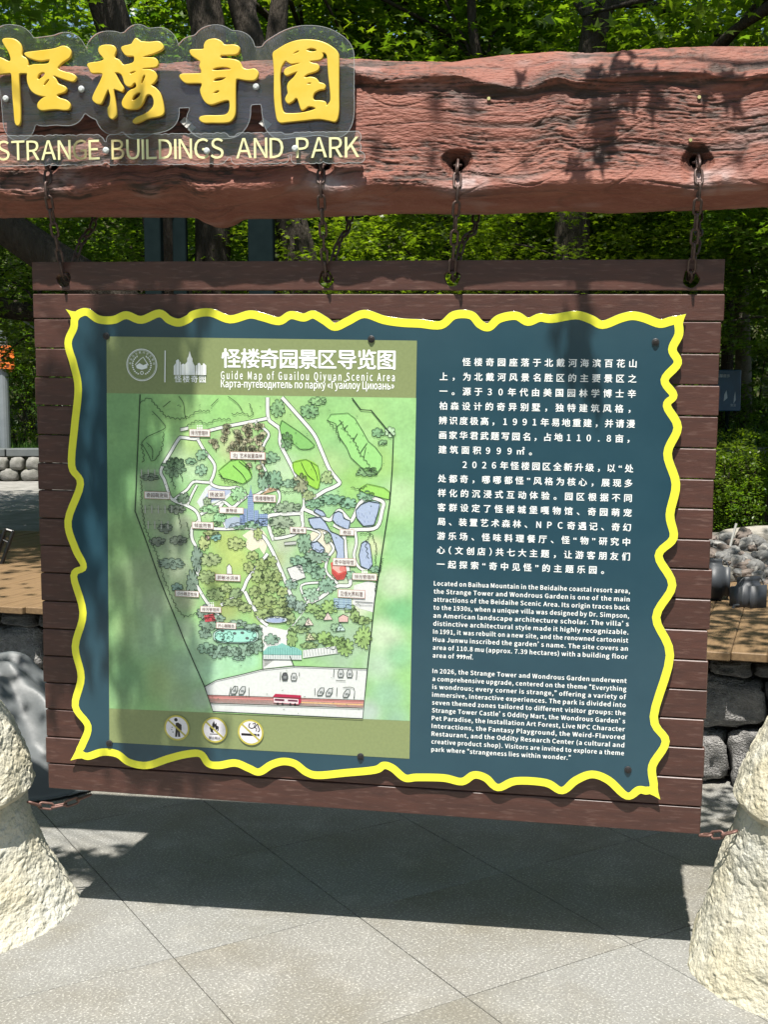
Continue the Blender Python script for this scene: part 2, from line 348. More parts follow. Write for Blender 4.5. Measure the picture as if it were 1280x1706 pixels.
RX, RY = 1.285, 3.12
boulder_stack('stone_pillar', [
    dict(c=[(RX, RY, -.03), (RX, RY, .0), (RX, RY, .1), (RX + .005, RY, .2), (RX + .01, RY, .3), (RX + .015, RY, .40), (RX + .02, RY, .49)], r=[.435, .43, .40, .372, .345, .322, .30]),
    dict(c=[(RX + .03, RY, .405), (RX + .03, RY, .43), (RX + .03, RY, .47), (RX + .035, RY, .52), (RX + .05, RY, .60), (RX + .07, RY, .68), (RX + .09, RY, .74), (RX + .10, RY, .77)], r=[.25, .315, .345, .335, .32, .30, .28, .20]),
    dict(c=[(RX + .27, RY, .66), (RX + .28, RY, .72), (RX + .30, RY, 1.1), (RX + .32, RY - .04, 1.5), (RX + .33, RY - .08, 1.9), (RX + .33, RY - .1, 2.1)], r=[.18, .24, .25, .24, .22, .18], res=(160, 120)),
], 'rough cream plaster boulder pillar right of the hanging map board', 140)

# ------------------------------------------------------------------ red log beam
def curve_px(pts, off):
    P = np.array([ep(x, y, off) for x, y in pts]); return P[:, 0], P[:, 1]
def smooth_interp(s, xs, ys):
    y = np.interp(s, xs, ys); k = np.hanning(25); k /= k.sum(); return np.convolve(np.pad(y, 12, mode='edge'), k, 'valid')
NS = 2000; S = np.linspace(-1.15, 3.25, NS)
zt = smooth_interp(S, *curve_px([(0, 122), (60, 118), (120, 113), (200, 112), (290, 108), (360, 104), (400, 106), (500, 102), (580, 101), (650, 104), (760, 104), (800, 98), (850, 93), (930, 88), (985, 91), (1010, 90), (1080, 84), (1180, 79), (1280, 80)], -.08))
zl = smooth_interp(S, *curve_px([(0, 152), (150, 140), (290, 134), (430, 140), (580, 120), (640, 135), (700, 130), (760, 126), (800, 138), (850, 147), (880, 150), (930, 127), (960, 138), (1040, 126), (1120, 122), (1165, 122), (1200, 130), (1240, 132), (1280, 124)], .03))
zw = smooth_interp(S, *curve_px([(0, 318), (40, 322), (90, 312), (120, 318), (165, 305), (200, 297), (240, 310), (290, 297), (330, 315), (390, 308), (420, 312), (490, 300), (560, 316), (620, 300), (700, 305), (760, 318), (840, 308), (940, 302), (1060, 300), (1130, 306), (1160, 312), (1210, 300), (1280, 300)], .06))
zb = smooth_interp(S, *curve_px([(0, 356), (120, 355), (200, 355), (260, 356), (318, 358), (338, 371), (355, 376), (375, 371), (392, 359), (500, 358), (640, 352), (800, 349), (960, 345), (1020, 348), (1100, 345), (1200, 345), (1280, 341)], -.05))
mid = (zl + zw) / 2
# profile control points (p, z) per station
lpf = np.clip((S - .85) / .25, 0, 1); lpf = .008 + .018 * lpf
CP = [(-.235, zt - .06), (-.16, zt - .012), (-.09, zt), (-.02, zt - .012), (lpf - .006, zl + .016), (lpf, zl + .004), (lpf - .012, zl - .010), (lpf - .018, zl - .022), (lpf * .5, mid + .05), (.018, mid - .04), (.030, zw + .035), (.040, zw + .008), (.036, zw - .006), (.020, zw - .020), (-.020, zb + .022), (-.060, zb), (-.14, zb + .002), (-.23, zb + .05), (-.27, mid), (-.235, zt - .06)]
nseg = [4, 6, 10, 16, 6, 6, 6, 34, 44, 34, 14, 8, 8, 22, 14, 8, 6, 6, 6]
prof_p, prof_z, wfront = [], [], []
for k, n in enumerate(nseg):
    (pa, za), (pb_, zb_) = CP[k], CP[k + 1]
    for t in np.arange(n) / n:
        prof_p.append(np.zeros(NS) + pa + (pb_ - pa) * t); prof_z.append(za + (zb_ - za) * t)
P = np.array(prof_p).T; Z = np.array(prof_z).T; NT = P.shape[1]     # (NS, NT)
# smooth along profile a little
for _ in range(2):
    P = (np.roll(P, 1, 1) + P * 2 + np.roll(P, -1, 1)) / 4; Z = (np.roll(Z, 1, 1) + Z * 2 + np.roll(Z, -1, 1)) / 4
dP = np.roll(P, -1, 1) - np.roll(P, 1, 1); dZ = np.roll(Z, -1, 1) - np.roll(Z, 1, 1); ln = np.hypot(dP, dZ) + 1e-6
nP, nZ = -dZ / ln, dP / ln                                          # outward normal in (p,z): check sign at the front face
jf = sum(nseg[:8]) + 10
if nP[NS // 2, jf] < 0: nP, nZ = -nP, -nZ
SS = np.repeat(S[:, None], NT, 1)
arc = np.cumsum(ln, 1) / 2
arc = arc - arc[:, [jf]]
warp = .030 * (fbm(SS * 2.1 + 40, arc * 5 + 40, 11, 3) - .5) * 2 + .05 * (vnoise(SS * .9 + 3, arc * 2 + 8, 12) - .5)
A1 = arc + warp
def rid(fs, fz, seed, k): return np.clip(1 - np.abs(vnoise(SS * fs + 50, A1 * fz + 50, seed) - .5) * 2 * k, 0, 1)
patch = np.clip((fbm(SS * 2.2 + 70, arc * 9 + 70, 31, 3) - .47) * 5, 0, 1)
patch2 = np.clip((fbm(SS * 3.6 + 170, arc * 11 + 20, 35, 3) - .49) * 8, 0, 1)
gro = rid(2.2, 55, 21, 6.5); gro1 = rid(3.4, 95, 25, 5); gro2 = rid(7, 170, 22, 3.2)
crumb = fbm(SS * 40 + 10, A1 * 110 + 10, 41, 3) - .5; crumb2 = fbm(SS * 90 + 10, A1 * 130 + 10, 43, 2) - .5
broad = fbm(SS * 3.0 + 5, arc * 7 + 5, 51, 4) - .5
face = np.ones_like(P); under = np.zeros_like(P)
ju0 = sum(nseg[:13]); under[:, ju0:] = 1
face = 1 - under * .8
disp = -(.0028 * gro * patch + .0022 * gro1 * (patch * .5 + patch2) + .0018 * gro2 * patch2) * face + .0026 * crumb * (.30 + 1.2 * patch2) * face + .0022 * crumb2 * (.5 + patch2) + .012 * broad
tl = np.abs(vnoise(SS * 6 + 200 + arc * 10, arc * 9 + 200 - SS * 2, 61) - .5) * 2
disp -= .0022 * np.clip(1 - tl * 12, 0, 1) * face
dirt_hole_shade = np.clip((gro * patch * .85 + gro1 * (patch * .3 + patch2 * .8) + gro2 * patch2 * .6 + np.clip(-crumb * 3.2, 0, 1) * patch2 * .8) * face + .3 * np.clip(1 - tl * 12, 0, 1), 0, 1) * .9
P2 = P + nP * disp; Z2 = Z + nZ * disp
HOLES = [(75, 268), (532, 268), (760, 268), (1164, 262)]
holes_sz = [ep(x, y, .04) for x, y in HOLES]
scuff = np.zeros_like(P)
for hx, hz in holes_sz:
    fr = (P > -.02)
    d = np.hypot((SS - hx) * 1.0, (Z - hz) * 1.05)
    ir, orr = .0165, .040 + .004 * np.sin(3 * np.arctan2(Z - hz, SS - hx) + hx * 5)
    t = np.clip((orr - d) / (orr - ir), 0, 1)
    P2 = P2 - fr * (t ** .8 * .030 + np.clip((ir - d) / .004, 0, 1) * .075)
    dirt_hole_shade = np.maximum(dirt_hole_shade, fr * (np.clip(t * 1.2, 0, 1) * .62)); dirt_hole_shade = np.maximum(dirt_hole_shade, fr * np.clip((ir + .003 - d) / .004, 0, 1))  # recess shade of the chain holes painted dark into the groove dirt mask
    sc = np.exp(-(((SS - hx - .03) / .06) ** 2 + ((Z - hz + .055) / .028) ** 2)); scuff = np.maximum(scuff, fr * sc * np.clip(fbm(SS * 30, Z * 30, 77, 3) * 2 - .5, 0, 1))
scuff = np.maximum(scuff, .22 * np.clip((fbm(SS * 7 + 300, arc * 22 + 300, 71, 3) - .62) * 7, 0, 1))
V = np.stack([SS, Z2, P2], -1).reshape(-1, 3)
I = np.arange(NS * NT).reshape(NS, NT); J = np.roll(I, -1, 1)
F = np.stack([I[:-1], J[:-1], J[1:], I[1:]], -1).reshape(-1, 4)
c0, c1 = len(V), len(V) + 1
V = np.vstack([V, [[S[0], mid[0], -.1], [S[-1], mid[-1], -.1]]])
cap1 = np.stack([J[0], I[0], np.full(NT, c0), np.full(NT, c0)], -1)
beam_me = np_mesh('log_beam', V, F, True)
ca = beam_me.color_attributes.new('dirt_hole_shade', 'FLOAT_COLOR', 'POINT')
cc = np.zeros((len(V), 4), np.float32); cc[:-2, 0] = dirt_hole_shade.ravel(); cc[:-2, 1] = scuff.ravel(); cc[:-2, 2] = under.ravel(); cc[:, 3] = 1
ca.data.foreach_set('color', cc.ravel())
m = bpy.data.materials.new('red_painted_log'); m.use_nodes = True; N = m.node_tree; L = N.links; b = N.nodes['Principled BSDF']
a = N.nodes.new('ShaderNodeAttribute'); a.attribute_name = 'dirt_hole_shade'; sep = N.nodes.new('ShaderNodeSeparateColor'); L.new(a.outputs[0], sep.inputs[0])
tc = N.nodes.new('ShaderNodeTexCoord'); n1 = N.nodes.new('ShaderNodeTexNoise'); n1.inputs['Scale'].default_value = 6; n1.inputs['Detail'].default_value = 6
mp = N.nodes.new('ShaderNodeMapping'); mp.inputs['Scale'].default_value = (1, 3, 3); L.new(tc.outputs['Object'], mp.inputs[0]); L.new(mp.outputs[0], n1.inputs['Vector'])
def mixc(f, A, B):
    x = N.nodes.new('ShaderNodeMix'); x.data_type = 'RGBA'
    L.new(f, x.inputs[0])
    for i_, v_ in ((6, A), (7, B)):
        if isinstance(v_, tuple): x.inputs[i_].default_value = (*v_, 1)
        else: L.new(v_, x.inputs[i_])
    return x.outputs[2]
def rng(f, lo, hi, a_=0, b_=1):
    r = N.nodes.new('ShaderNodeMapRange'); r.inputs[1].default_value = lo; r.inputs[2].default_value = hi; r.inputs[3].default_value = a_; r.inputs[4].default_value = b_; L.new(f, r.inputs[0]); return r.outputs[0]
c = mixc(rng(n1.outputs[0], .35, .65), (.185, .058, .038), (.24, .088, .058))
n2 = N.nodes.new('ShaderNodeTexNoise'); n2.inputs['Scale'].default_value = 45; n2.inputs['Detail'].default_value = 5; L.new(mp.outputs[0], n2.inputs['Vector'])
c = mixc(rng(n2.outputs[0], .5, .75, 0, .6), c, (.26, .115, .082))
c = mixc(sep.outputs[1], c, (.40, .34, .33))
c = mixc(sep.outputs[0], c, (.035, .024, .018))
L.new(c, b.inputs['Base Color']); b.inputs['Roughness'].default_value = .62; b.inputs['Specular IOR Level'].default_value = .35
n3 = N.nodes.new('ShaderNodeTexNoise'); n3.inputs['Scale'].default_value = 55; n3.inputs['Detail'].default_value = 7; L.new(mp.outputs[0], n3.inputs['Vector'])
bu = N.nodes.new('ShaderNodeBump'); bu.inputs['Strength'].default_value = .8; bu.inputs['Distance'].default_value = .007; L.new(n3.outputs[0], bu.inputs['Height']); L.new(bu.outputs[0], b.inputs['Normal'])
beam_me.materials.append(m)
beam = link('log_beam', beam_me, None, None, label='carved red log beam spanning the two pillars above the map board', cat='beam')
beam.matrix_world = frame(EO, EU, EV, EW)
endc = MB()
for st_, sgn in ((0, -1), (NS - 1, 1)):
    ring = [(S[st_] + sgn * .002, Z2[st_, k], P2[st_, k]) for k in range(0, NT, 4)]
    endc.add(ring, [tuple(range(len(ring)))])
endc.build('end_grain', mat('red_end_grain', (.30, .09, .06), .7), beam)
# small plugs with screws left in the face
for px, py in ((814, 161), (1167, 159), (1152, 232)):
    s_, z_ = ep(px, py, .03); g = MB(); 
    k = int(np.argmin(abs(S - s_))); jj = np.argmin(abs(Z2[k, :sum(nseg[:12])] - z_)); pz = P2[k, jj]
    g.tube([(s_, z_, pz - .01), (s_, z_, pz + .007)], .0045, 8); g.build('wall_plug', mat('yellow_plug', (.45, .42, .18), .6), beam)
def beam_p(s_, z_):
    k = int(np.argmin(abs(S - s_))); lo, hi = sum(nseg[:4]), sum(nseg[:13]); jj = lo + int(np.argmin(abs(Z2[k, lo:hi] - z_))); return float(P2[k, jj])
# ------------------------------------------------------------------ hanging board: planks, panel, print
board = empty('hanging_board', mat=frame(BO, BU, BV, BW), label='brown slatted board with blue and green park map panel hanging on chains', cat='board')
def fill_mesh(name, loops, depth, z0=0.0, bev=0.0, m=None, res=0):
    """closed 2D loops (outer + holes) filled; thickness depth, front face at z0"""
    cu = bpy.data.curves.new(name, 'CURVE'); cu.dimensions = '2D'; cu.fill_mode = 'BOTH'
    cu.extrude = max(depth / 2 - bev, 0); cu.bevel_depth = bev; cu.bevel_resolution = 1
    for lp in loops:
        sp = cu.splines.new('POLY'); sp.points.add(len(lp) - 1); sp.use_cyclic_u = True
        for k, p in enumerate(lp): sp.points[k].co = (p[0], p[1], 0, 1)
    ob = bpy.data.objects.new(name, cu); me = bpy.data.meshes.new_from_object(ob)
    bpy.data.objects.remove(ob); bpy.data.curves.remove(cu)
    me.transform(Matrix.Translation((0, 0, z0 - depth / 2))); me.name = name; me.materials.clear()
    if m is not None: me.materials.append(m)
    return me
def catmull(pts, n=6, closed=False):
    P = [np.array(p, float) for p in pts]; out = []
    N_ = len(P); rngk = range(N_ if closed else N_ - 1)
    for i in rngk:
        if closed: p0, p1, p2, p3 = P[i - 1], P[i], P[(i + 1) % N_], P[(i + 2) % N_]
        else: p0, p1, p2, p3 = P[max(i - 1, 0)], P[i], P[i + 1], P[min(i + 2, N_ - 1)]
        for k in range(n):
            t = k / n; out.append(.5 * ((2 * p1) + (-p0 + p2) * t + (2 * p0 - 5 * p1 + 4 * p2 - p3) * t * t + (-p0 + 3 * p1 - 3 * p2 + p3) * t ** 3))
    if not closed: out.append(P[-1])
    return out
jl = [487, 531, 580, 628, 675, 724, 771, 816, 863, 908, 954, 1001, 1047, 1092, 1137, 1181, 1227, 1271]
vj = [bp(54 + 22 * (y - 437) / 877, y, 0)[1] for y in jl]
tops = [BHEI] + vj; bots = vj + [0.0]
TH = .026
for k in range(19):
    t_, b_ = tops[k] - (.0 if k == 0 else .0016), bots[k] + .0016
    if k == 0: b_ += .006
    if k == 1: t_ -= .003
    x0, x1 = random.uniform(-.004, .003), BWID + random.uniform(-.007, .004)
    if k == 18: x0, x1 = 0.004, BWID + .001
    if k == 0:
        loops = [[(x0, b_), (x1, b_), (x1, t_), (x0, t_)]]
        for hx, hy in ((106, 466), (543, 465), (754, 464), (1152, 465)):
            u_, v_ = bp(hx, hy, 0); v_ = max(v_, b_ + .028)
            loops.append([(u_ + .022 * math.cos(a) * (1 + .12 * math.sin(3 * a + hx)), v_ + .024 * math.sin(a) * (1 + .1 * math.cos(2 * a + hx))) for a in np.linspace(0, 2 * math.pi, 28, endpoint=False)])
        o = link('plank', fill_mesh('plank', loops, TH, 0, .0015, M_brown), None, board)
    else:
        g = MB(); g.box(x0, x1, b_, t_, -TH, random.uniform(-.001, .0012), bev=.0022); o = g.build('plank', M_brown, board)
M_back = mat('brown_batten', (.05, .022, .018), .6)
for x in (.17, .95, 1.74):
    g = MB(); g.box(x - .03, x + .03, .02, 1.40, -TH - .032, -TH - .001, bev=.002); g.build('batten', M_back, board)

# ---- panel outline (yellow wavy band)
top = [(131, 523), (145, 520), (164, 532), (189, 533), (210, 525), (235, 533), (265, 522), (282, 533), (298, 537.5), (314, 531), (323, 524), (350, 520.5), (383, 532), (415.5, 524), (437, 528), (465, 535), (484, 525), (506, 529), (522, 524), (541, 534), (558, 544.5), (580, 535), (607, 523), (640, 533), (670, 537.5), (700, 539), (735, 541.5), (757, 525), (785, 525), (800, 540), (815, 545), (832, 531), (860, 526), (880, 536), (900, 529), (920, 531), (960, 525), (985, 532), (1005, 541), (1035, 530), (1055, 526), (1075, 530), (1100, 539), (1118, 535)]
rgt = [(1129, 535), (1132, 556.5), (1121, 582), (1130, 605), (1108, 633), (1123, 658.5), (1112, 676), (1130, 712), (1113, 755.5), (1127, 806.5), (1117, 857.5), (1123, 896), (1098, 926), (1121, 975), (1094, 1028.5), (1117, 1092), (1090, 1194), (1110, 1235), (1087.6, 1276), (1090, 1310)]
bot = [(1079, 1317), (1065, 1316), (1045, 1326), (1015, 1300), (987, 1290), (960, 1300), (937, 1317), (910, 1304), (860, 1301), (830, 1312), (810, 1296), (790, 1291), (770, 1302), (740, 1296), (695, 1295), (675, 1296), (655, 1280), (640, 1275), (625, 1282.5), (575, 1287.5), (530, 1291.5), (510, 1286), (492, 1272.5), (472, 1268.5), (452, 1274), (432, 1286), (415, 1280), (392, 1271), (365, 1275), (347, 1272), (334, 1256), (310, 1256.5), (280, 1264), (245, 1275), (215, 1270), (195, 1256), (170, 1253), (145, 1260)]
lft = [(132, 1252), (137, 1240), (146.4, 1209.6), (125, 1176), (135, 1128), (125, 1077), (138, 1021), (122.5, 959.6), (139, 944), (125, 913.7), (113, 868), (133.7, 806.5), (119, 776), (124, 709.6), (130, 648), (122.5, 607.5), (113, 572), (122.5, 546), (124, 532)]
PF = .0155                                              # panel front above the planks
cl = [np.array(bp(x, y, PF)) for x, y in top + rgt + bot + lft]
cl = np.array(catmull(cl, 5, True))
tg = np.roll(cl, -2, 0) - np.roll(cl, 2, 0); tg /= np.linalg.norm(tg, axis=1)[:, None]
nr = np.stack([-tg[:, 1], tg[:, 0]], 1)                 # clockwise path -> left normal is outward
for _ in range(3): nr = (np.roll(nr, 1, 0) + nr * 2 + np.roll(nr, -1, 0)) / 4
hw = .0113
outer = cl + nr * hw; inner = cl - nr * hw
ctr = cl.mean(0)
if np.linalg.norm(outer - ctr, axis=1).mean() < np.linalg.norm(inner - ctr, axis=1).mean(): outer, inner = inner, outer
for px, py in ((109, 515), (1144, 523), (1101, 1332), (117, 1267)):
    c = np.array(bp(px, py, PF)); k = int(np.argmin(np.linalg.norm(outer - c, axis=1)))
    d = c - outer[k]
    for dk, w_ in ((-1, .35), (0, 1.0), (1, .35)): outer[(k + dk) % len(outer)] = outer[(k + dk) % len(outer)] + d * w_
M_blue = mat('blue_printed_film', (.017, .053, .076), .15, .5, var=(.024, .066, .09), vscale=3)
panel = link('panel', fill_mesh('panel', [outer.tolist()], .005, PF, .0006, M_blue), None, board, label='dark blue information panel with a wavy bright yellow edge')
for px, py in ((180, 562), (619, 566), (1092, 570), (182, 1236), (601, 1260), (1047, 1282), (640, 900), (300, 900), (950, 900)):
    u_, v_ = bp(px, py, PF); sp_ = MB(); sp_.tube([(u_, v_, 0.0), (u_, v_, PF - .0052)], .012, 10); sp_.build('spacer', M_back, panel)
LAY = [PF]
def layer(): LAY[0] += .00025; return LAY[0]
def flat(col, rough=.3, name='print_ink', spec=.5): return mat(name, col, rough, spec)
z = layer(); N_ = len(outer)
Vb = [(p[0], p[1], z + .0003) for p in outer] + [(p[0], p[1], z + .0003) for p in inner]
np_b = np_mesh('border', Vb, [(i, (i + 1) % N_, N_ + (i + 1) % N_, N_ + i) for i in range(N_)], False, mat('yellow_film', (.80, .80, .045), .35, .5, var=(.74, .70, .05), vscale=9, vdetail=6))
link('border', np_b, None, panel)

# ---- print helpers: all artwork is drawn on the panel's own plane
def B(px, py): return bp(px, py, PF)
class Art:
    def __init__(s): s.m = MB(); s.z = layer(); s.cols = []
    def poly(s, pts, col=None, smooth=0, px=True, dz=0):
        P = [B(*p) for p in pts] if px else list(pts)
        if smooth: P = [tuple(p) for p in catmull(P, smooth, True)]
        from mathutils.geometry import tessellate_polygon
        vs = [Vector((p[0], p[1], s.z + dz * .25)) for p in P]; T = tessellate_polygon([vs])
        n0 = len(s.m.F); s.m.add(vs, T); s.cols += [col] * (len(s.m.F) - n0)
    def line(s, pts, w, col=None, smooth=0, px=True, closed=False, dz=0):
        P = [B(*p) for p in pts] if px else list(pts)
        if smooth: P = catmull(P, smooth, closed)
        P = [np.array(p, float) for p in P]
        if closed: P = P + [P[0]]
        Vv = []
        for i, p in enumerate(P):
            t = P[min(i + 1, len(P) - 1)] - P[max(i - 1, 0)]; t /= (np.linalg.norm(t) + 1e-12); n = np.array([-t[1], t[0]]) * w / 2
            Vv += [(*(p + n), s.z + dz * .25), (*(p - n), s.z + dz * .25)]
        n0 = len(s.m.F); s.m.add(Vv, [(2 * i, 2 * i + 1, 2 * i + 3, 2 * i + 2) for i in range(len(P) - 1)]); s.cols += [col] * (len(s.m.F) - n0)
    def disc(s, c, r, col=None, n=20, px=True, ry=None, dz=0):
        u_, v_ = B(*c) if px else c
        s.poly([(u_ + r * math.cos(a), v_ + (ry or r) * math.sin(a)) for a in np.linspace(0, 2 * math.pi, n, endpoint=False)], col, 0, False, dz)
    def ring(s, c, r, w, col=None, n=28, px=True, dz=0):
        u_, v_ = B(*c) if px else c
        s.line([(u_ + r * math.cos(a), v_ + r * math.sin(a)) for a in np.linspace(0, 2 * math.pi, n, endpoint=False)], w, col, 0, False, True, dz)
    def build(s, name, m, **k):
        me = s.m.mesh(name)
        if any(c is not None for c in s.cols):
            at_ = me.color_attributes.new('Col', 'FLOAT_COLOR', 'CORNER'); i = 0
            data = np.ones((len(me.loops), 4), np.float32)
            for p, c in zip(me.polygons, s.cols): data[p.loop_start:p.loop_start + p.loop_total, :3] = c
            at_.data.foreach_set('color', data.ravel())
        if name != 'map_sheet': k.setdefault('kind', 'stuff')
        return link(name, me, m, panel, **k)
M_art = attr_mat('printed_ink', .33, .5, grain=.06)
def hexc(h):
    v = [int(h[i:i + 2], 16) / 255 for i in (0, 2, 4)]; return tuple((x / 12.92 if x <= .04045 else ((x + .055) / 1.055) ** 2.4) for x in v)

# ---- olive header and footer sheet, then the watercolour ground as a coloured grid
a = Art(); OL = hexc('8F9B6A')
a.poly([(177, 560.5), (695, 567.5), (682.5, 1264), (182, 1236.5)], OL); a.build('map_sheet', M_art)
zg = layer()
NU, NV = 150, 170
c4 = [np.array(B(*p)) for p in ((177.5, 655), (693.8, 663), (683, 1201), (182, 1180))]   # TL TR BR BL
uu = np.linspace(0, 1, NU); vv = np.linspace(0, 1, NV); UU, VV = np.meshgrid(uu, vv)
G = (c4[0] * (1 - UU[..., None]) + c4[1] * UU[..., None]) * (1 - VV[..., None]) + (c4[3] * (1 - UU[..., None]) + c4[2] * UU[..., None]) * VV[..., None]
PX = 177.5 + 516 * UU; PY = 658 + 535 * VV
C = np.zeros((NV, NU, 3)) + np.array(hexc('8CCB7E')); Wt = np.full((NV, NU, 1), .25); C *= .25
blobs = [(200, 690, 50, '5E9A5A'), (195, 800, 60, '4E8F50'), (190, 900, 50, '5F8F4C'), (200, 980, 40, '6C8F58'), (240, 960, 45, '8FA586'), (250, 1060, 45, '8FB59B'), (215, 1050, 30, '7DA060'), (195, 1100, 30, '4D7F4A'), (215, 1140, 35, '3F8354'), (200, 1170, 30, '5C8A5A'), (270, 1140, 35, '8DA86A'), (310, 1120, 35, '9CC4B0'), (300, 1170, 25, '93B08E'), (340, 1170, 20, 'A4BCB4'), (260, 1010, 30, 'A9BCA8'),
 (250, 690, 30, '7FBE6E'), (300, 680, 40, 'A6DC84'), (380, 680, 30, '8ED070'), (420, 690, 30, 'A5DD86'), (260, 740, 30, '6DB267'), (300, 760, 25, 'C4E4BC'), (330, 780, 22, 'BFE3C0'), (290, 790, 25, '84B68A'), (320, 740, 22, 'B3D884'), (390, 790, 28, 'A6DE7C'), (430, 800, 25, '9BCBA0'), (400, 740, 30, 'CBD3A4'),
 (480, 690, 35, 'A9DA8C'), (500, 720, 28, '8CCB7A'), (550, 700, 30, '8FD07C'), (570, 740, 28, '7CC47A'), (600, 720, 28, 'AEE59A'), (620, 690, 28, 'A2DA88'), (640, 760, 25, 'A4D977'), (600, 800, 30, '92CE5E'), (560, 760, 26, 'B4D996'), (480, 780, 26, 'C8E8CC'), (490, 810, 25, 'B5E3B4'), (520, 780, 22, 'A5CF84'), (545, 820, 26, 'A8DDB8'), (620, 820, 25, '9CDB98'), (670, 680, 25, '95D388'), (675, 740, 25, '9EDB95'), (670, 820, 28, 'BFE5B8'), (680, 900, 28, '8FD09A'), (665, 960, 25, 'CFE6D2'), (675, 1010, 26, '58B880'), (650, 1050, 28, 'CFE3D4'), (670, 1080, 22, '7CC29C'), (640, 1100, 25, 'B9D8CE'), (655, 1150, 25, '8CC0AE'), (625, 1180, 20, 'B0BFD0'), (670, 1190, 20, '80AFA0'),
 (260, 850, 32, '93998C'), (290, 900, 35, '8C948C'), (300, 950, 30, '939C92'), (310, 1000, 22, 'A2A894'), (250, 800, 20, '98A294'), (310, 870, 16, 'A5AEA0'),
 (380, 900, 28, 'AFC25A'), (400, 930, 25, 'B9CC62'), (360, 960, 25, 'A8BA58'), (390, 1000, 25, '9DB052'), (380, 1020, 20, 'A6B45C'), (440, 960, 25, '97B04C'), (450, 1010, 25, 'A7B760'), (470, 930, 15, 'B6BE8C'),
 (350, 840, 20, 'CFE8C4'), (380, 860, 20, 'A9DFAA'), (440, 860, 22, 'B9DFC4'), (500, 870, 22, 'BCD3C0'), (480, 900, 20, 'BDC4BC'), (490, 940, 20, 'AEC8B8'), (520, 960, 20, '93C4A4'), (520, 900, 16, '9AC4AA'), (560, 900, 18, 'DFE2CC'), (600, 910, 18, 'C8DCC8'), (630, 900, 14, 'DDE6C4'), (500, 990, 20, '9CBFA8'), (540, 990, 18, '9FC3B2'), (600, 1000, 22, 'E6E8E4'), (580, 960, 20, 'C9D6CC'),
 (560, 1060, 40, '92B4A4'), (600, 1060, 25, 'A1BDB0'), (520, 1040, 20, '9DBFA8'), (580, 1095, 20, '9DBFAE'), (460, 1060, 16, 'ECEDEA'),
 (340, 1080, 30, '9CC6B0'), (380, 1060, 30, '8FBEA8'), (400, 1100, 30, 'A6E3C8'), (360, 1120, 25, 'AEE6D0'), (425, 1100, 14, 'A0E0C4'), (310, 1050, 20, '9FB8A6')]
for bx, by, r, h in blobs:
    g = np.exp(-(((PX - bx) ** 2 + (PY - by) ** 2) / (2 * (r * .55) ** 2)))[..., None] * (1 + .0); C += g * np.array(hexc(h)); Wt += g
C /= Wt
nz = (fbm(PX / 22 + 5, PY / 22 + 5, 5, 4) - .5)[..., None]; nz2 = (fbm(PX / 6 + 50, PY / 6 + 50, 6, 3) - .5)[..., None]
C = C * np.array([1.05, 1.0, .86])
C = C * .86 + .14 * np.array(hexc('E4EEDC'))
C = C * (1 + .28 * nz + .18 * nz2) ** 1.0 * np.array([1.0, 1.0, 1.0]); C = np.clip(C, 0, 1)
Vg = np.concatenate([G, np.full((NV, NU, 1), zg)], -1).reshape(-1, 3); I = np.arange(NU * NV).reshape(NV, NU)
me = np_mesh('map_ground', Vg, np.stack([I[1:, :-1], I[1:, 1:], I[:-1, 1:], I[:-1, :-1]], -1).reshape(-1, 4))
ca = me.color_attributes.new('Col', 'FLOAT_COLOR', 'POINT'); ca.data.foreach_set('color', np.concatenate([C, np.ones((NV, NU, 1))], -1).astype(np.float32).ravel())
link('map_ground', me, M_art, panel)

INK = hexc('2A3A30'); WH = hexc('F0F2EE'); GR = hexc('E4E8E4')
lw1 = .0011
# parking lot and white areas
a = Art()
a.poly([(341, 1143.5), (360, 1133), (400, 1124), (436, 1115), (490, 1109.5), (613, 1114), (604.5, 1197), (355, 1184.5)], hexc('E3E6E4'))
a.poly([(432, 1040), (450, 1044), (478, 1050), (492, 1036), (506, 1018), (516, 1006), (480, 1055), (477, 1084), (440, 1112), (438, 1066)], hexc('E9EBE8'))
a.poly([(438, 1092), (480, 1094), (490, 1108), (438, 1114)], hexc('E9EBE8'))
a.poly([(590, 975), (614, 968), (627, 972), (622, 1020), (600, 1014), (588, 1006)], hexc('E6E7E6'))
a.poly([(346, 1158), (606.5, 1166.5), (605.5, 1179), (350, 1170.5)], hexc('E8A79B'))
a.poly([(346, 1158), (606.5, 1166.5), (606, 1171), (348, 1163)], hexc('DE9490'), dz=.0002)
a.poly([(500, 1169), (605, 1173), (605, 1175), (500, 1171)], hexc('EBC08A'), dz=.0002)
a.poly([(343, 812), (352, 806), (372, 810), (390, 820), (372, 836), (341, 840), (334, 846), (328, 836)], hexc('E2E8E8'))
a.poly([(353, 812), (368, 809), (384, 818), (372, 828), (352, 836), (341, 832)], hexc('BCC8E2'), 3, dz=.0002)
a.poly([(421, 881), (425, 874), (440, 886), (446, 900), (440, 924), (432, 912), (420, 918), (409, 910), (412, 898), (404, 892)], hexc('EFE9D2'), 2)
a.poly([(516, 890), (534, 880), (548, 886), (552, 900), (546, 930), (534, 938), (520, 934), (512, 916)], hexc('EDE6D0'), 2)
a.poly([(470, 1020), (480, 1015), (486, 1030), (477, 1040)], hexc('8FB0A6'))
a.build('map_pale_area', M_art)
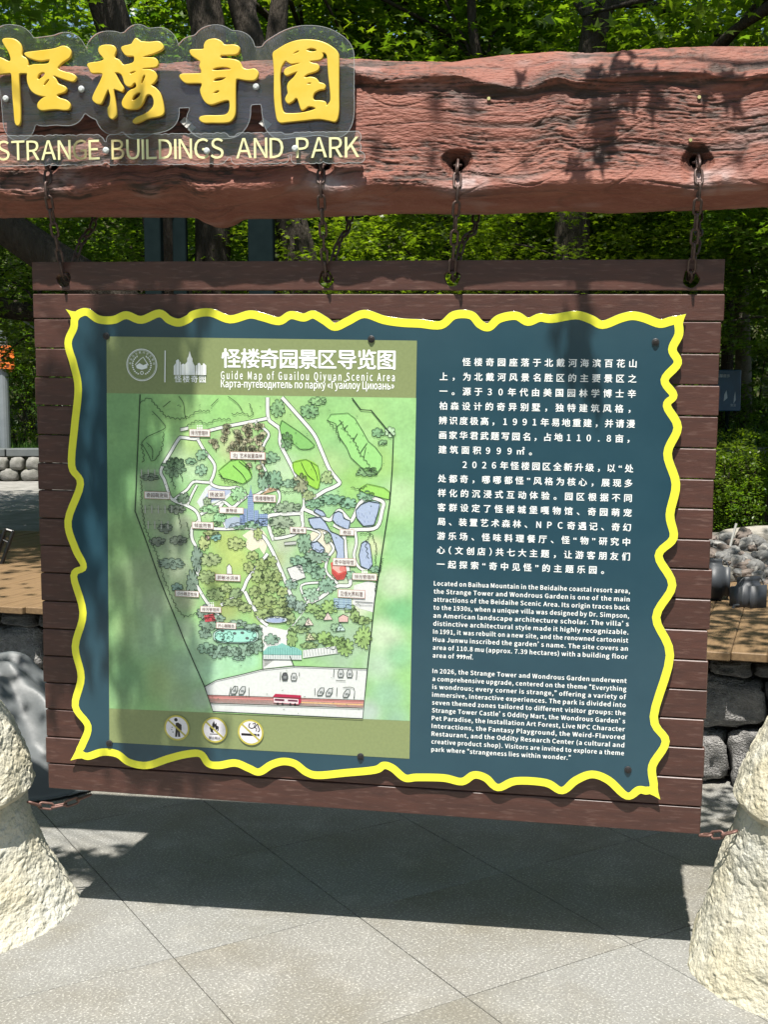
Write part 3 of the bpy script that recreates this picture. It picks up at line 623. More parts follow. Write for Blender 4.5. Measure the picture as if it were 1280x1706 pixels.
# roads: dark edge line then white fill
roads = [([(446, 662), (447, 696), (456, 706), (467, 716), (467, 738), (480, 765), (494, 793), (506, 822), (507, 842), (503, 852), (504, 868)], 5.5),
 ([(470, 662), (495, 690), (523, 723), (536, 751), (549, 781), (562, 798), (566, 805), (555, 812), (539, 819), (508, 840)], 5.5),
 ([(447, 696), (440, 698), (400, 706), (363, 713.5), (331, 723), (329, 731), (305, 729), (298, 731), (285, 752), (268, 783), (274, 800), (280, 818), (287, 832), (311, 842), (325, 850), (331, 860), (333, 872)], 4.8),
 ([(331, 868), (320, 880), (320, 897), (326, 910), (331, 928), (331, 945), (326.5, 970), (333, 984), (340, 996), (350, 1010), (358, 1018), (368, 1030)], 5.0),
 ([(329, 731), (340, 750), (357, 773), (356, 790), (351, 804), (362, 811), (380, 813), (395, 812), (404, 818), (410, 826), (400, 835), (387, 845), (372, 836), (355, 845), (334, 857)], 4.6),
 ([(351, 804), (336, 803), (322, 803), (312, 815), (303, 822), (290, 832)], 4.0), ([(328, 808), (318, 828), (312, 842)], 3.5),
 ([(410, 826), (425, 825), (440, 817), (456, 812)], 3.5), ([(372, 836), (366, 848), (372, 866), (378, 880)], 5.0), ([(331, 878), (350, 880), (378, 881), (405, 879), (421, 880)], 4.5),
 ([(421, 878), (430, 888), (440, 895), (447, 905), (456, 922), (466, 945), (475, 966), (484, 990), (497, 1014), (506, 1010), (514, 1005), (535, 995), (560, 977), (582, 975), (583, 962), (580, 948), (577, 930), (575, 905), (573, 890)], 5.5),
 ([(503, 855), (480, 856), (449, 859), (447, 870), (450, 884), (456, 900)], 5.5), ([(504, 868), (504, 878), (490, 890), (468, 896), (455, 897)], 4.5),
 ([(425.5, 704), (440, 714), (448, 724), (441, 738), (437, 750), (435, 768), (443, 785), (447, 800), (448, 812), (462, 816), (466, 830), (458, 852)], 3.8),
 ([(507, 848), (530, 858), (548, 866), (556, 860), (566, 850), (578, 862), (585, 868), (592, 856), (600, 838), (616, 829), (638, 836), (637, 850), (628, 878), (600, 882), (578, 882), (568, 880), (556, 874)], 5.5),
 ([(540, 886), (548, 900), (556, 914), (546, 930), (543, 950), (552, 962), (563, 972)], 4.0), ([(542, 955), (538, 968), (525, 990), (512, 1003)], 3.2), ([(536, 970), (502, 975), (510, 1000)], 3.2),
 ([(592, 884), (594, 905), (590, 925), (596, 942), (606, 950)], 4), ([(368, 1008), (390, 995), (404, 984), (412, 966), (424, 950), (440, 930), (446, 922)], 5.2), ([(408, 985), (416, 1002), (425, 1016), (432, 1030), (446, 1042)], 5.5),
 ([(520, 905), (534, 890), (520, 882), (505, 880)], 3)]
SCL = 1.9 / 1120
a = Art()
for pts, w in roads: a.line(pts, (w + 1.9) * SCL, INK, 4)
a.build('map_road_edge', M_art)
a = Art()
for pts, w in roads: a.line(pts, w * SCL, hexc('EDF0EC'), 4)
a.build('map_road', M_art)
# fills: meadow, pet garden, ponds, shrubs
z4 = lambda pts: [(420 + x / 4.57, 780 + y / 4.57) for x, y in pts]
def blob(art, cx, cy, rx, ry, col, n=None, ink=True, lump=.2, seed=None, w=1.0):
    if col is not None: col = tuple(c * .72 + .28 * q for c, q in zip(col, (.62, .74, .55)))
    rd = random.Random(seed if seed is not None else int(cx * 31 + cy)); n = n or max(6, int((rx + ry) * .40)); P = []; w *= .8
    ph = rd.uniform(0, 6)
    for k in range(n):
        a0 = ph + 2 * math.pi * k / n; da = 2 * math.pi / n; pk = 1 + .28 * rd.random()
        for t, r_ in ((0, .74), (.18, .98 * pk), (.5, 1.05 * pk), (.82, .95 * pk)):
            P.append((cx + rx * r_ * math.cos(a0 + da * t), cy + ry * r_ * math.sin(a0 + da * t)))
    if col is not None:
        art.poly(P, col, 0)
        if rx > 6: art.poly([(cx + (x - cx) * .62 + rx * .12, cy + (y - cy) * .45 + ry * .38) for x, y in P], tuple(c * .78 for c in col), 0, dz=.00012)
    if ink:
        inks.append((P, w))
        for _ in range(int(rx / 3.2)):
            x, y = cx + rx * rd.uniform(-.55, .5), cy + ry * rd.uniform(-.5, .5); scr.append([(x, y + 1.2), (x + 1.5, y - 1.0), (x + 3.4, y - .4), (x + 4.4, y + 1.4)])
inks = []; scr = []
a = Art()
# shaded hill shapes
def hill(pts, col): a.poly(pts, hexc(col), 3); inks.append((pts, .8))
hill([(552, 690), (580, 688), (592, 697), (606, 720), (614, 735), (626, 745), (637, 760), (636, 778), (626, 791), (612, 790), (600, 776), (585, 762), (578, 745), (566, 728), (560, 706), (545, 700)], 'A5E08C')
hill([(470, 700), (488, 712), (500, 720), (515, 732), (525, 742), (516, 748), (500, 748), (488, 738), (478, 744), (470, 728), (466, 712)], '8FCB76')
hill([(488, 770), (510, 765), (530, 776), (534, 800), (530, 815), (515, 808), (500, 795), (490, 785)], 'A3DC58')
hill([(383, 768), (400, 764), (416, 778), (420, 795), (405, 806), (388, 800), (372, 796), (364, 784)], '9EDC70')
hill([(598, 815), (612, 806), (640, 812), (650, 820), (648, 832), (625, 826), (610, 822)], 'A6E070')
for (x, y, rx, ry, h) in [(290, 778, 17, 14, '2F6B40'), (292, 772, 12, 9, '3D7D48'), (318, 768, 9, 5, '70A87C'), (336, 757, 9, 8, '7FB58A'), (336, 783, 9, 8, '8CC09A'), (463, 680, 11, 12, '79B66C'), (515, 685, 13, 10, '6DB069'), (530, 668, 14, 6, '92CF7C'), (478, 735, 9, 12, '5F9F5C'), (450, 762, 13, 9, '78B083'), (458, 800, 12, 14, '6EA884'), (440, 800, 10, 14, '7FB291'), (484, 805, 13, 7, '87B795'), (500, 805, 11, 14, 'A7A97E'), (514, 825, 10, 8, 'A7BC76'), (545, 795, 9, 10, 'A9C878'), (612, 786, 16, 7, '6DAA60'), (555, 832, 18, 8, '6BB089'), (580, 838, 14, 8, '7DBE9A'), (525, 838, 14, 7, '74B48C'), (610, 826, 13, 7, '7ABA90'), (478, 845, 20, 8, '95B08E'), (445, 846, 8, 7, 'B5DCA4'), (398, 822, 12, 11, 'A5E0A0'), (345, 835, 6, 6, '8FA97C'), (350, 848, 15, 6, 'A3DE9C'), (366, 862, 10, 9, '9BDB9A'), (306, 830, 10, 8, '4F7457'), (398, 876, 14, 5, '86BC96'), (425, 874, 12, 6, '80B592'), (440, 868, 12, 5, '84BC9A'), (360, 872, 8, 4, 'A4D688'),
 (470, 870, 18, 9, '9BAE94'), (465, 884, 10, 6, 'A9CB8C'), (508, 905, 11, 14, '79A98A'), (528, 926, 18, 10, '7EA792'), (500, 935, 15, 8, '7DB397'), (515, 945, 17, 8, '86BC9E'), (530, 955, 12, 10, '7EB394'), (486, 972, 10, 8, '88AFA0'), (485, 1003, 9, 12, '86A6A0'), (500, 1010, 10, 9, '8AA7A0'), (520, 990, 13, 10, 'A2CCB0'), (545, 975, 14, 11, '7DAF98'), (585, 958, 8, 6, '8CBFA4'), (625, 948, 9, 5, '78B58E'), (546, 896, 6, 8, '8FB08C'),
 (340, 905, 8, 11, 'BCCB74'), (350, 932, 17, 9, '9DB26E'), (345, 960, 14, 10, '97B062'), (360, 990, 14, 9, '93B05E'), (376, 980, 9, 7, 'A6BD6A'), (393, 988, 10, 8, '7C9A5C'), (395, 905, 14, 9, 'B5C66C'), (415, 945, 9, 8, 'A6B85C'), (422, 925, 9, 7, 'A9BE62'), (388, 1003, 16, 6, '93A85E'), (408, 1012, 10, 7, '9BB060'), (352, 888, 12, 4, 'AFC06C'),
 (430, 890, 7, 9, 'B5C66C'), (436, 940, 11, 9, '9AB350'), (452, 935, 9, 8, '93AC4E'), (430, 960, 10, 9, '9CB658'), (447, 958, 10, 9, '8FA84A'), (462, 960, 8, 9, '9EB457'), (455, 978, 10, 9, '92AC50'), (438, 980, 9, 9, '9DB659'), (425, 985, 9, 8, '94AC50'), (430, 1003, 9, 8, '9DB458'), (448, 1000, 11, 8, '8FA84C'), (470, 985, 9, 8, 'A3B85E'), (472, 1003, 9, 8, '97AF55'), (440, 1022, 16, 8, '94AE54'), (465, 1020, 16, 8, '9AB25A'), (480, 1012, 9, 8, '92AA52'), (482, 1030, 10, 9, '8CAA5A'),
 (345, 1012, 8, 5, '8C8F98'), (340, 1022, 12, 8, '6F8A7C'), (348, 1040, 15, 10, '668C7A'), (342, 1055, 9, 8, '6C9484'), (345, 1080, 14, 8, '84B89C'), (362, 1085, 16, 10, '7CA896'), (385, 1085, 16, 8, '83AD9A'), (410, 1082, 14, 9, '7DA894'), (425, 1075, 12, 12, '78A590'), (430, 1055, 8, 10, '7AA391'), (420, 1045, 14, 6, '86A89A'), (395, 1038, 14, 5, '8FB0A0'), (398, 1096, 9, 4, '7FAE9A'), (365, 1030, 10, 6, '7C9E8C'),
 (486, 1062, 8, 14, '85B04E'), (500, 1048, 16, 6, '9CC070'), (522, 1013, 12, 8, '8DBA58'), (550, 1011, 13, 10, '92C04E'), (583, 1014, 9, 6, '87B058'), (592, 1026, 8, 10, '8DB24C'), (605, 1033, 13, 6, '8CB14E'), (505, 1038, 9, 9, '8CB48C'), (515, 1075, 13, 5, '8AAE54'), (540, 1063, 12, 10, '8CBC44'), (558, 1070, 16, 10, '86B543'), (575, 1078, 13, 13, '8CBB46'), (605, 1062, 13, 17, '93BE4E'), (520, 1060, 10, 6, '9CBE6C'), (560, 1045, 8, 6, '8DBB92'), (533, 1024, 8, 7, '87AE50'), (453, 1065, 12, 8, '83AE9C'),
 (320, 970, 9, 18, '5C7A70'), (328, 930, 8, 20, '64837A'), (285, 938, 21, 8, '5C7A70'), (262, 902, 12, 7, '565E58'), (296, 900, 13, 7, '555E58'), (275, 880, 12, 7, '5A645E'), (294, 848, 13, 7, '565E58'), (250, 795, 13, 5, '4C6450'), (296, 978, 9, 6, '5B8886'), (265, 1030, 0, 0, '8C9C88'), (630, 720, 9, 7, '6CB070'), (638, 737, 7, 4, '86C47C'), (650, 719, 8, 8, 'C8EFC0'), (346, 896, 4, 4, 'C9909A'), (360, 894, 8, 6, '6FB0AE'), (382, 940, 0, 0, 'FFFFFF'), (250, 660, 0, 0, 'FFFFFF')]:
    if rx: blob(a, x, y, rx, ry, hexc(h))
rd = random.Random(3)
for k in range(46):   # little brown trees of the art forest
    x, y = rd.uniform(352, 440), rd.uniform(708, 752)
    if x < 366 and y < 722: continue
    blob(a, x, y, 5.5, 4.2, hexc(rd.choice(['D9C8A4', 'C9B892', 'D6CFA0', 'B8B088'])), 7, True, .2, k, .6); inks.append(([(x, y + 3), (x + .4, y + 8)], 1.2))
for x, y in ((415, 775), (432, 778), (440, 768), (425, 762), (436, 790)): blob(a, x, y, 5, 4, hexc('CFC39C'), 7, True, .2); inks.append(([(x, y + 3), (x + .4, y + 8)], 1.6))
a.build('map_shrub', M_art)
a = Art()
PO = [z4([(430, 380), (520, 370), (560, 410), (600, 480), (660, 505), (700, 540), (700, 600), (705, 690), (640, 690), (648, 640), (620, 560), (600, 500), (570, 475), (520, 460), (470, 460), (440, 420)]), z4([(625, 340), (660, 325), (690, 340), (700, 380), (750, 400), (735, 465), (690, 450), (640, 425), (612, 390)]), z4([(790, 320), (830, 275), (890, 250), (975, 265), (960, 340), (930, 430), (850, 440), (800, 380)]), z4([(835, 570), (870, 550), (900, 580), (910, 650), (920, 730), (890, 770), (830, 745), (815, 660)]), z4([(445, 570), (500, 555), (555, 610), (535, 645), (500, 640), (460, 615)]), z4([(470, 330), (490, 305), (540, 325), (565, 360), (530, 365)])]
for p in PO: a.poly(p, hexc('B4C3DE'), 3); inks.append((p, 1.3))
for p in PO[:4]:
    xs = [q[0] for q in p]; ys = [q[1] for q in p]
    for k in range(9):
        x, y = rd.uniform(min(xs) + 3, max(xs) - 3), rd.uniform(min(ys) + 4, max(ys) - 4)
        if abs(x - np.mean(xs)) < 8 or p is PO[2]: a.line([(x, y), (x + .8, y + 4)], .0010, hexc('5A6E9C'), dz=.0002)
pe = [(460 + 20 * math.cos(t), 1032 + 6 * math.sin(t)) for t in np.linspace(0, 6.28, 20, endpoint=False)]
a.poly(pe, hexc('D8E2DC')); inks.append((pe, 1)); pe = [(460 + 16 * math.cos(t), 1033 + 4 * math.sin(t)) for t in np.linspace(0, 6.28, 18, endpoint=False)]; a.poly(pe, hexc('A9B9DA'), dz=.0002)
pe = [(393 + 38 * np.sign(math.cos(t)) * abs(math.cos(t)) ** .6, 1059 + 12.5 * np.sign(math.sin(t)) * abs(math.sin(t)) ** .7) for t in np.linspace(0, 6.28, 30, endpoint=False)]
a.poly(pe, hexc('CFEFE4')); inks.append((pe, 1)); pe = [(393 + (x - 393) * .92, 1059 + (y - 1059) * .84) for x, y in pe]; a.poly(pe, hexc('A9E6D4'), dz=.0002); inks.append((pe, .8))
for x, y in ((371, 1051), (391, 1055), (404, 1054), (412, 1063)): a.disc((x, y), 3.4 * SCL, hexc('5F6E6C'), 10, ry=2.5 * SCL, dz=.0004)
blob(a, 366, 1062, 7, 7, hexc('6FB897')); blob(a, 381, 1062, 8, 8, hexc('74BE9A'))
a.build('map_pond', M_art)
# buildings
a = Art()
a.poly(z4([(265, 760), (375, 730), (410, 830), (310, 865)]), hexc('E6E6E4')); inks.append((z4([(265, 760), (375, 730), (410, 830), (310, 865)]), 1))
rb = z4([(600, 720), (640, 700), (715, 745), (722, 800), (700, 845), (650, 850), (610, 800)]); a.poly(rb, hexc('D9605A')); a.poly(z4([(625, 712), (700, 740), (712, 780), (660, 800), (612, 760)]), hexc('E9B9AE'), dz=.0002)
for k in range(5): a.line(z4([(605, 770 + k * 14), (655, 820 + k * 7), (718, 790 + k * 9)]), .0009, hexc('8E2A2A'), dz=.0004)
a.disc(tuple(z4([(688, 765)])[0]), 5 * SCL, hexc('E58880'), 12, dz=.0005)
cb = hexc('6E86B6')
for (x0, x1, y0, y1) in ((405, 412, 847, 870), (413, 423, 826, 868), (424, 431, 850, 872), (432, 446, 856, 876), (400, 408, 858, 874)):
    a.poly([(x0, y0), (x1, y0), (x1, y1), (x0, y1)], hexc('9FB4D6')); 
    for yy in np.arange(y0 + 1, y1, 3.2): a.line([(x0, yy), (x1, yy)], .0010, cb, dz=.0002)
    for xx in np.arange(x0, x1 + .1, 3.4): a.line([(xx, y0), (xx, y1)], .0009, cb, dz=.0002)
a.poly([(414, 828), (418, 812), (422, 828)], hexc('8CA4CC')); a.line([(418, 822), (418, 808)], .0012, cb, dz=.0003)
a.poly([(374, 866), (392, 860), (404, 864), (404, 874), (376, 880)], hexc('B5C3D6'))
a.poly([(436, 824), (466, 815), (450, 812)], hexc('C9A98C'))
# restaurant, bottom right
for k in range(5): a.line([(556, 998 + k * 4), (586, 1000 + k * 4)], .0010, cb)
a.poly([(556, 996), (586, 998), (586, 1014), (560, 1012)], hexc('A9C3D2')); a.line([(592, 1002), (622, 1004)], .002, hexc('5C6464')); a.line([(592, 1007), (621, 1009)], .001, hexc('5C6464'))
for k in range(4): a.line([(557 + k * 8, 996), (557 + k * 8, 1013)], .0009, cb, dz=.0002)
# entrance greenhouse
a.poly([(439, 1085), (447, 1077), (463, 1075), (470, 1071), (478, 1075), (495, 1079), (503, 1084), (503, 1099), (439, 1098)], hexc('8CC8BE')); a.poly([(439, 1090), (503, 1091), (503, 1099), (439, 1098)], hexc('D8DEDC'), dz=.0002)
for k in range(17): a.line([(439 + k * 4, 1079 if 1 < k < 15 else 1084), (439 + k * 4, 1097)], .0009, hexc('4E8680'), dz=.0004)
a.line([(439, 1090), (503, 1091)], .0012, hexc('4E8680'), dz=.0005); a.line([(439, 1098), (503, 1099)], .0010, hexc('48504E'), dz=.0005)
a.poly([(505, 1083), (560, 1076), (564, 1088), (505, 1096)], hexc('E0E4E2'))
for k in range(12): a.line([(506 + k * 4.8, 1083 - k * .6), (507.5 + k * 4.8, 1094 - k * .6)], .0010, hexc('6F7876'), dz=.0002)
for x, y, c_ in ((515, 1035, 'EADCD0'), (547, 1026, 'E6D2CC'), (568, 1044, 'C9E4DA'), (517, 1060, 'DFE0B8')):
    a.poly([(x - 8, y + 7), (x - 1, y - 7), (x + 8, y + 6)], hexc(c_)); inks.append(([(x - 8, y + 7), (x - 1, y - 7), (x + 8, y + 6)], .9)); a.line([(x - 1, y - 6), (x - 1, y + 5)], .0009, INK, dz=.0002)
a.poly([(564, 1028), (572, 1023), (581, 1027), (580, 1036), (565, 1036)], hexc('E3BFB8')); inks.append(([(564, 1028), (572, 1023), (581, 1027), (580, 1036), (565, 1036)], .9))
a.poly([(340, 1025), (356, 1022), (360, 1034), (342, 1036)], hexc('C9505A')); a.line([(346, 1025), (350, 1034)], .0012, hexc('7E2028'), dz=.0002); a.line([(352, 1024), (355, 1033)], .0012, hexc('7E2028'), dz=.0002)
a.poly([(378, 956), (378, 944), (382, 939), (386, 944), (387, 956)], hexc('ECEDE6')); inks.append(([(378, 956), (378, 944), (382, 939), (386, 944), (387, 956)], .9))
a.poly([(474, 903), (494, 901), (494, 907), (474, 908)], hexc('C9CCC8')); inks.append(([(474, 903), (494, 901), (494, 907), (474, 908)], .7))
a.poly([(300, 713), (314, 710), (314, 716), (301, 719)], hexc('ECEFE8')); inks.append(([(300, 713), (314, 710), (314, 716), (301, 719)], .7))
for x0, y0, n in ((236, 782, 3), (242, 842, 5), (247, 868, 4)):
    for k in range(n): a.line([(x0 + k * 11, y0), (x0 + k * 11, y0 + 13)], 2.2 * SCL, hexc('B9BDB2'), dz=.0001); a.line([(x0 + k * 11 - 3, y0 + 6), (x0 + k * 11 + 6, y0 + 6)], .0009, INK)
a.build('map_building', M_art)
# bus and cars
a = Art()
a.poly([(455, 1160), (459, 1155.5), (502, 1158), (502, 1170), (498, 1173.5), (456, 1170.5)], hexc('B8284E')); a.poly([(456, 1162), (497.5, 1164.5), (497.5, 1172.5), (456.5, 1170)], hexc('EAD9DC'), dz=.0002)
a.poly([(458, 1163.5), (474, 1164.5), (474, 1168), (458, 1167)], hexc('6B2A44'), dz=.0004); a.poly([(480, 1165), (496, 1166), (496, 1169), (480, 1168)], hexc('6B2A44'), dz=.0004)
for x in (463, 471, 484, 492): a.disc((x, 1171.5 + (x - 460) * .04), 1.9 * SCL, hexc('2A1A20'), 9, dz=.0005)
for x, y, d_ in ((475, 1127, 1), (490, 1127.5, 0), (568, 1121.5, 0), (583, 1122, 0), (535, 1152, 0), (549, 1153, 0), (578, 1155, 0), (391, 1149.5, 0), (404, 1150, 0)):
    P_ = [(x - 4, y + 6), (x - 5, y), (x - 2.5, y - 6.5), (x + 3, y - 6.5), (x + 5, y), (x + 3.5, y + 6)]
    if y > 1140: P_ = [(px_ + (y - py_) * .35, py_) for px_, py_ in P_]
    a.poly(P_, hexc('5A5C62' if d_ else 'CFD2D2'), 2); inks.append((P_, 1.2)); a.poly([(x - 2.5, y - 1), (x + 3, y - 1), (x + 2.5, y + 3), (x - 2.5, y + 3)], hexc('8A9090'), dz=.0002)
a.build('map_vehicle', M_art)
# ink lines
a = Art()
OUT = [(233.5, 657), (230, 735), (226, 830), (225, 851), (245, 905), (264, 960), (282, 1004), (310, 1073), (341, 1143.5), (355, 1185), (604.5, 1197), (612.5, 1114), (624.6, 1000), (638, 912), (650, 835), (654, 780), (656, 727), (645, 715), (619, 683.6), (601.6, 682.5), (587, 663)]
a.line(OUT, 1.7 * SCL, hexc('20302A'))
a.line([(341, 1143.5), (360, 1133), (400, 1124), (436, 1115), (490, 1109.5), (613, 1114)], 1.4 * SCL, INK); a.line([(346, 1157.5), (606.5, 1166.3)], 1.2 * SCL, INK); a.line([(350, 1171), (605, 1179.5)], 1.4 * SCL, INK); a.line([(437, 1066), (438, 1115)], 1.3 * SCL, INK); a.line([(483, 1092), (490, 1109)], 1.3 * SCL, INK)
for P_, w in inks:
    if len(P_) == 2: a.line(P_, w * SCL, hexc('4A3A2A'))
    else: a.line(P_, w * SCL, INK, 0, True, True)
for P_ in ([(298, 660), (306, 672), (308, 690), (311, 698)], [(254, 685), (268, 700), (276, 712), (262, 720), (245, 728), (236, 738)], [(380, 660), (396, 672), (404, 684)], [(352, 676), (364, 664)], [(272, 678), (284, 668)], [(244, 737), (254, 748), (254, 765)], [(236, 738), (246, 755), (252, 768)], [(560, 712), (572, 702)], [(572, 716), (580, 708)], [(588, 735), (596, 722)], [(600, 755), (612, 738)], [(606, 765), (610, 745)], [(388, 775), (404, 790), (412, 804)], [(398, 768), (414, 782), (420, 795)], [(386, 715), (392, 722)], [(502, 770), (512, 790), (524, 800)], [(518, 770), (526, 785), (530, 800)], [(392, 1150), (392, 1142)], [(382, 1158), (385, 1144)], [(415, 1160), (415, 1145)], [(467, 1133), (468, 1119)], [(499, 1126), (499, 1120)], [(556, 1128), (557, 1114)], [(594, 1132), (595, 1117)], [(525, 1158), (525, 1146)], [(561, 1160), (562, 1145)], [(572, 1145), (590, 1146), (590, 1164)], [(560, 1133), (576, 1134)]):
    a.line(P_, .95 * SCL, INK, 3 if len(P_) > 2 else 0)
for P_ in scr: a.line(P_, .8 * SCL, INK)
def scallop(pts, amp=3.2, step=6.5, w=.95):
    out = []; P_ = [np.array(p, float) for p in pts]
    for i in range(len(P_) - 1):
        d = P_[i + 1] - P_[i]; L_ = np.linalg.norm(d); n = max(1, int(L_ / step)); nn = np.array([d[1], -d[0]]) / L_
        for k in range(n):
            for t in (0, .25, .5, .75): out.append(P_[i] + d * (k + t) / n + nn * amp * math.sin(math.pi * t) * (.7 + .6 * ((k * 7 + i * 3) % 5) / 5))
    out.append(P_[-1]); a.line(out, w * SCL, INK)
for pts in ([(234, 672), (248, 664), (262, 680), (276, 696), (300, 700), (315, 696), (330, 686), (350, 686)], [(312, 710), (330, 702), (345, 708), (362, 700), (385, 700)], [(415, 672), (420, 692), (405, 686), (386, 688)], [(234, 740), (238, 762), (236, 770)], [(272, 720), (268, 745), (262, 760), (252, 768)], [(364, 790), (374, 804), (395, 806)], [(565, 700), (574, 718), (590, 736), (600, 760), (612, 772), (618, 786)], [(545, 700), (560, 720), (566, 735)], [(310, 870), (314, 890), (308, 905)], [(234, 800), (234, 840), (240, 880), (252, 905), (262, 930), (270, 960), (282, 990), (292, 1010)], [(296, 855), (300, 880)], [(292, 1012), (306, 1030), (330, 1022)], [(615, 930), (612, 905), (620, 885)], [(626, 985), (640, 930)], [(585, 812), (600, 818), (612, 810)], [(460, 815), (475, 822), (495, 818)], [(600, 890), (618, 890), (626, 910), (624, 940)], [(300, 790), (304, 802)], [(284, 795), (290, 815)]): scallop(pts)
for k in range(170):
    x, y = rd.uniform(235, 640), rd.uniform(665, 1190)
    if x < 225 + max(0, (y - 850)) * .4 or x > 650 - max(0, y - 730) * .1: continue
    a.line([(x, y), (x + rd.uniform(1, 3.5), y + rd.uniform(-1.5, 1.5))], .8 * SCL, hexc('4C6A50'))
a.build('map_ink_line', M_art)

# ---- text
_tc = {}
FONTS = {}
def bundled_font(fn):
    try:      # typefaces that ship inside Blender itself; the built-in face is used when they are absent
        import os
        return bpy.data.fonts.load(os.path.join(bpy.utils.system_resource('DATAFILES'), 'fonts', fn))
    except Exception: return None
FONTS['cjk'] = bundled_font('Noto Sans CJK Regular.woff2')
def text_mesh(s, bold=.018, space=1.0, font=None):
    if font is None: font = 'builtin' if any(ord(c) > 0x2fff for c in s) or s in '“”' else 'cjk'
    k = (s, bold, space, font)
    if k not in _tc:
        cu = bpy.data.curves.new('t', 'FONT'); cu.body = s; cu.space_character = space; cu.resolution_u = 3
        if FONTS.get(font): cu.font = FONTS[font]
        ob = bpy.data.objects.new('t', cu); me = bpy.data.meshes.new_from_object(ob); bpy.data.objects.remove(ob); bpy.data.curves.remove(cu)
        V_ = np.array([v.co[:2] for v in me.vertices]).reshape(-1, 2) * (2.852 if font == 'cjk' and FONTS.get(font) else 1); F_ = [tuple(p.vertices) for p in me.polygons]; bpy.data.meshes.remove(me)
        if bold and len(V_):      # heavier weight: the glyph laid over itself, each a hair higher
            n = len(V_); offs = [(-bold, 0), (bold, 0), (0, bold * .7), (0, -bold * .7)]
            Z_ = np.concatenate([np.full(n, i * .00006) for i in range(4)]); V_ = np.concatenate([V_ + np.array(o_) for o_ in offs]); F_ = [tuple(i + n * q for i in f) for q in range(4) for f in F_]
            V_ = np.column_stack([V_, Z_])
        else: V_ = np.column_stack([V_, np.zeros(len(V_))]) if len(V_) else V_
        _tc[k] = (V_, F_)
    return _tc[k]
def put(mb, s, x, y, h, z_, width=None, bold=.018, space=1.0, center=False, slope=0.0):
    """baseline-left (x,y), font size h (em), optional exact width"""
    V_, F_ = text_mesh(s, bold, space)
    if not len(V_): return 0
    x0, x1 = V_[:, 0].min(), V_[:, 0].max(); sx = h if width is None else width / (x1 - x0)
    X = (V_[:, 0] - x0) * sx
    if center: X = X - (x1 - x0) * sx / 2
    mb.add([(x + a_, y + b_ * h + slope * a_, z_ + c_) for a_, b_, c_ in zip(X, V_[:, 1], V_[:, 2])], F_); return (x1 - x0) * sx
M_ink_w = flat((.86, .88, .87), .35, 'white_ink'); M_ink_k = flat((.02, .02, .02), .4, 'black_ink')
zt_ = PF + .0005; ZH = PF + .0010
zh_lines = ['怪楼奇园座落于北戴河海滨百花山', '上，为北戴河风景名胜区的主要景区之', '一。源于30年代由美国园林学博士辛', '柏森设计的奇异别墅，独特建筑风格，', '辨识度极高，1991年易地重建，并请漫', '画家华君武题写园名，占地110.8亩，', '建筑面积999㎡。', '2026年怪楼园区全新升级，以“处', '处都奇，哪哪都怪”风格为核心，展现多', '样化的沉浸式互动体验。园区根据不同', '客群设定了怪楼城堡嘎物馆、奇园萌宠', '局、装置艺术森林、NPC奇遇记、奇幻', '游乐场、怪味料理餐厅、怪“物”研究中', '心（文创店）共七大主题，让游客朋友们', '一起探索“奇中见怪”的主题乐园。']
indent = {0: 2, 7: 2}
natural = {6: 10.6, 14: 16.2}
uL = B(739.7, 628)[0]; uR = B(1054.4, 629.6)[0]; v0 = B(900, 604.2)[1]; v14 = B(870, 945)[1]
em = .0232
mb = MB()
def adv(ch):
    if ch in '0123456789.': return .93
    if ch in 'NPC': return .98
    if ch in '“”（）': return .62
    return 1.0
for i, ln_ in enumerate(zh_lines):
    v_ = v0 + (v14 - v0) * i / 14; pitch = (uR - uL) / 16
    xs = uL + indent.get(i, 0) * pitch * .98
    tot = sum(adv(c) for c in ln_)
    a0, a1 = adv(ln_[0]) / 2, adv(ln_[-1]) / 2
    if i in natural: p_ = pitch
    else: p_ = (uR - xs) / (tot - a0 - a1)
    x = xs - a0 * p_
    for ch in ln_:
        w_ = adv(ch) * p_; cxx = x + w_ / 2; x += w_
        V_, F_ = text_mesh(ch, .020)
        if ch in '，。、': 
            mid_ = cxx - em * .42; sc = em; X = V_[:, 0] * sc + mid_
        else:
            mx = (V_[:, 0].min() + V_[:, 0].max()) / 2; X = (V_[:, 0] - mx) * em + cxx
        sy = em * (1.0)
        base = v_ - em * .37
        mb.add([(a_, base + b_ * sy, zt_ + c_) for a_, b_, c_ in zip(X, V_[:, 1], V_[:, 2])], F_)
mb.build('chinese_text', M_ink_w, panel, kind='stuff')
en1 = ['Located on Baihua Mountain in the Beidaihe coastal resort area,', 'the Strange Tower and Wondrous Garden is one of the main', 'attractions of the Beidaihe Scenic Area. Its origin traces back', 'to the 1930s, when a unique villa was designed by Dr. Simpson,', "an American landscape architecture scholar. The villa’ s", 'distinctive architectural style made it highly recognizable.', 'In 1991, it was rebuilt on a new site, and the renowned cartoonist', 'Hua Junwu inscribed the garden’ s name. The site covers an', 'area of 110.8 mu (approx. 7.39 hectares) with a building floor', 'area of 999㎡.']
en2 = ['In 2026, the Strange Tower and Wondrous Garden underwent', 'a comprehensive upgrade, centered on the theme “Everything', 'is wondrous; every corner is strange,” offering a variety of', 'immersive, interactive experiences. The park is divided into', 'seven themed zones tailored to different visitor groups: the', 'Strange Tower Castle’ s Oddity Mart, the Wondrous Garden’ s', 'Pet Paradise, the Installation Art Forest, Live NPC Character', 'Interactions, the Fantasy Playground, the Weird-Flavored', 'Restaurant, and the Oddity Research Center (a cultural and', 'creative product shop). Visitors are invited to explore a theme', 'park where “strangeness lies within wonder.”']
mb = MB()
xL = B(723.3, 971)[0]; xR = B(1050.5, 983)[0]
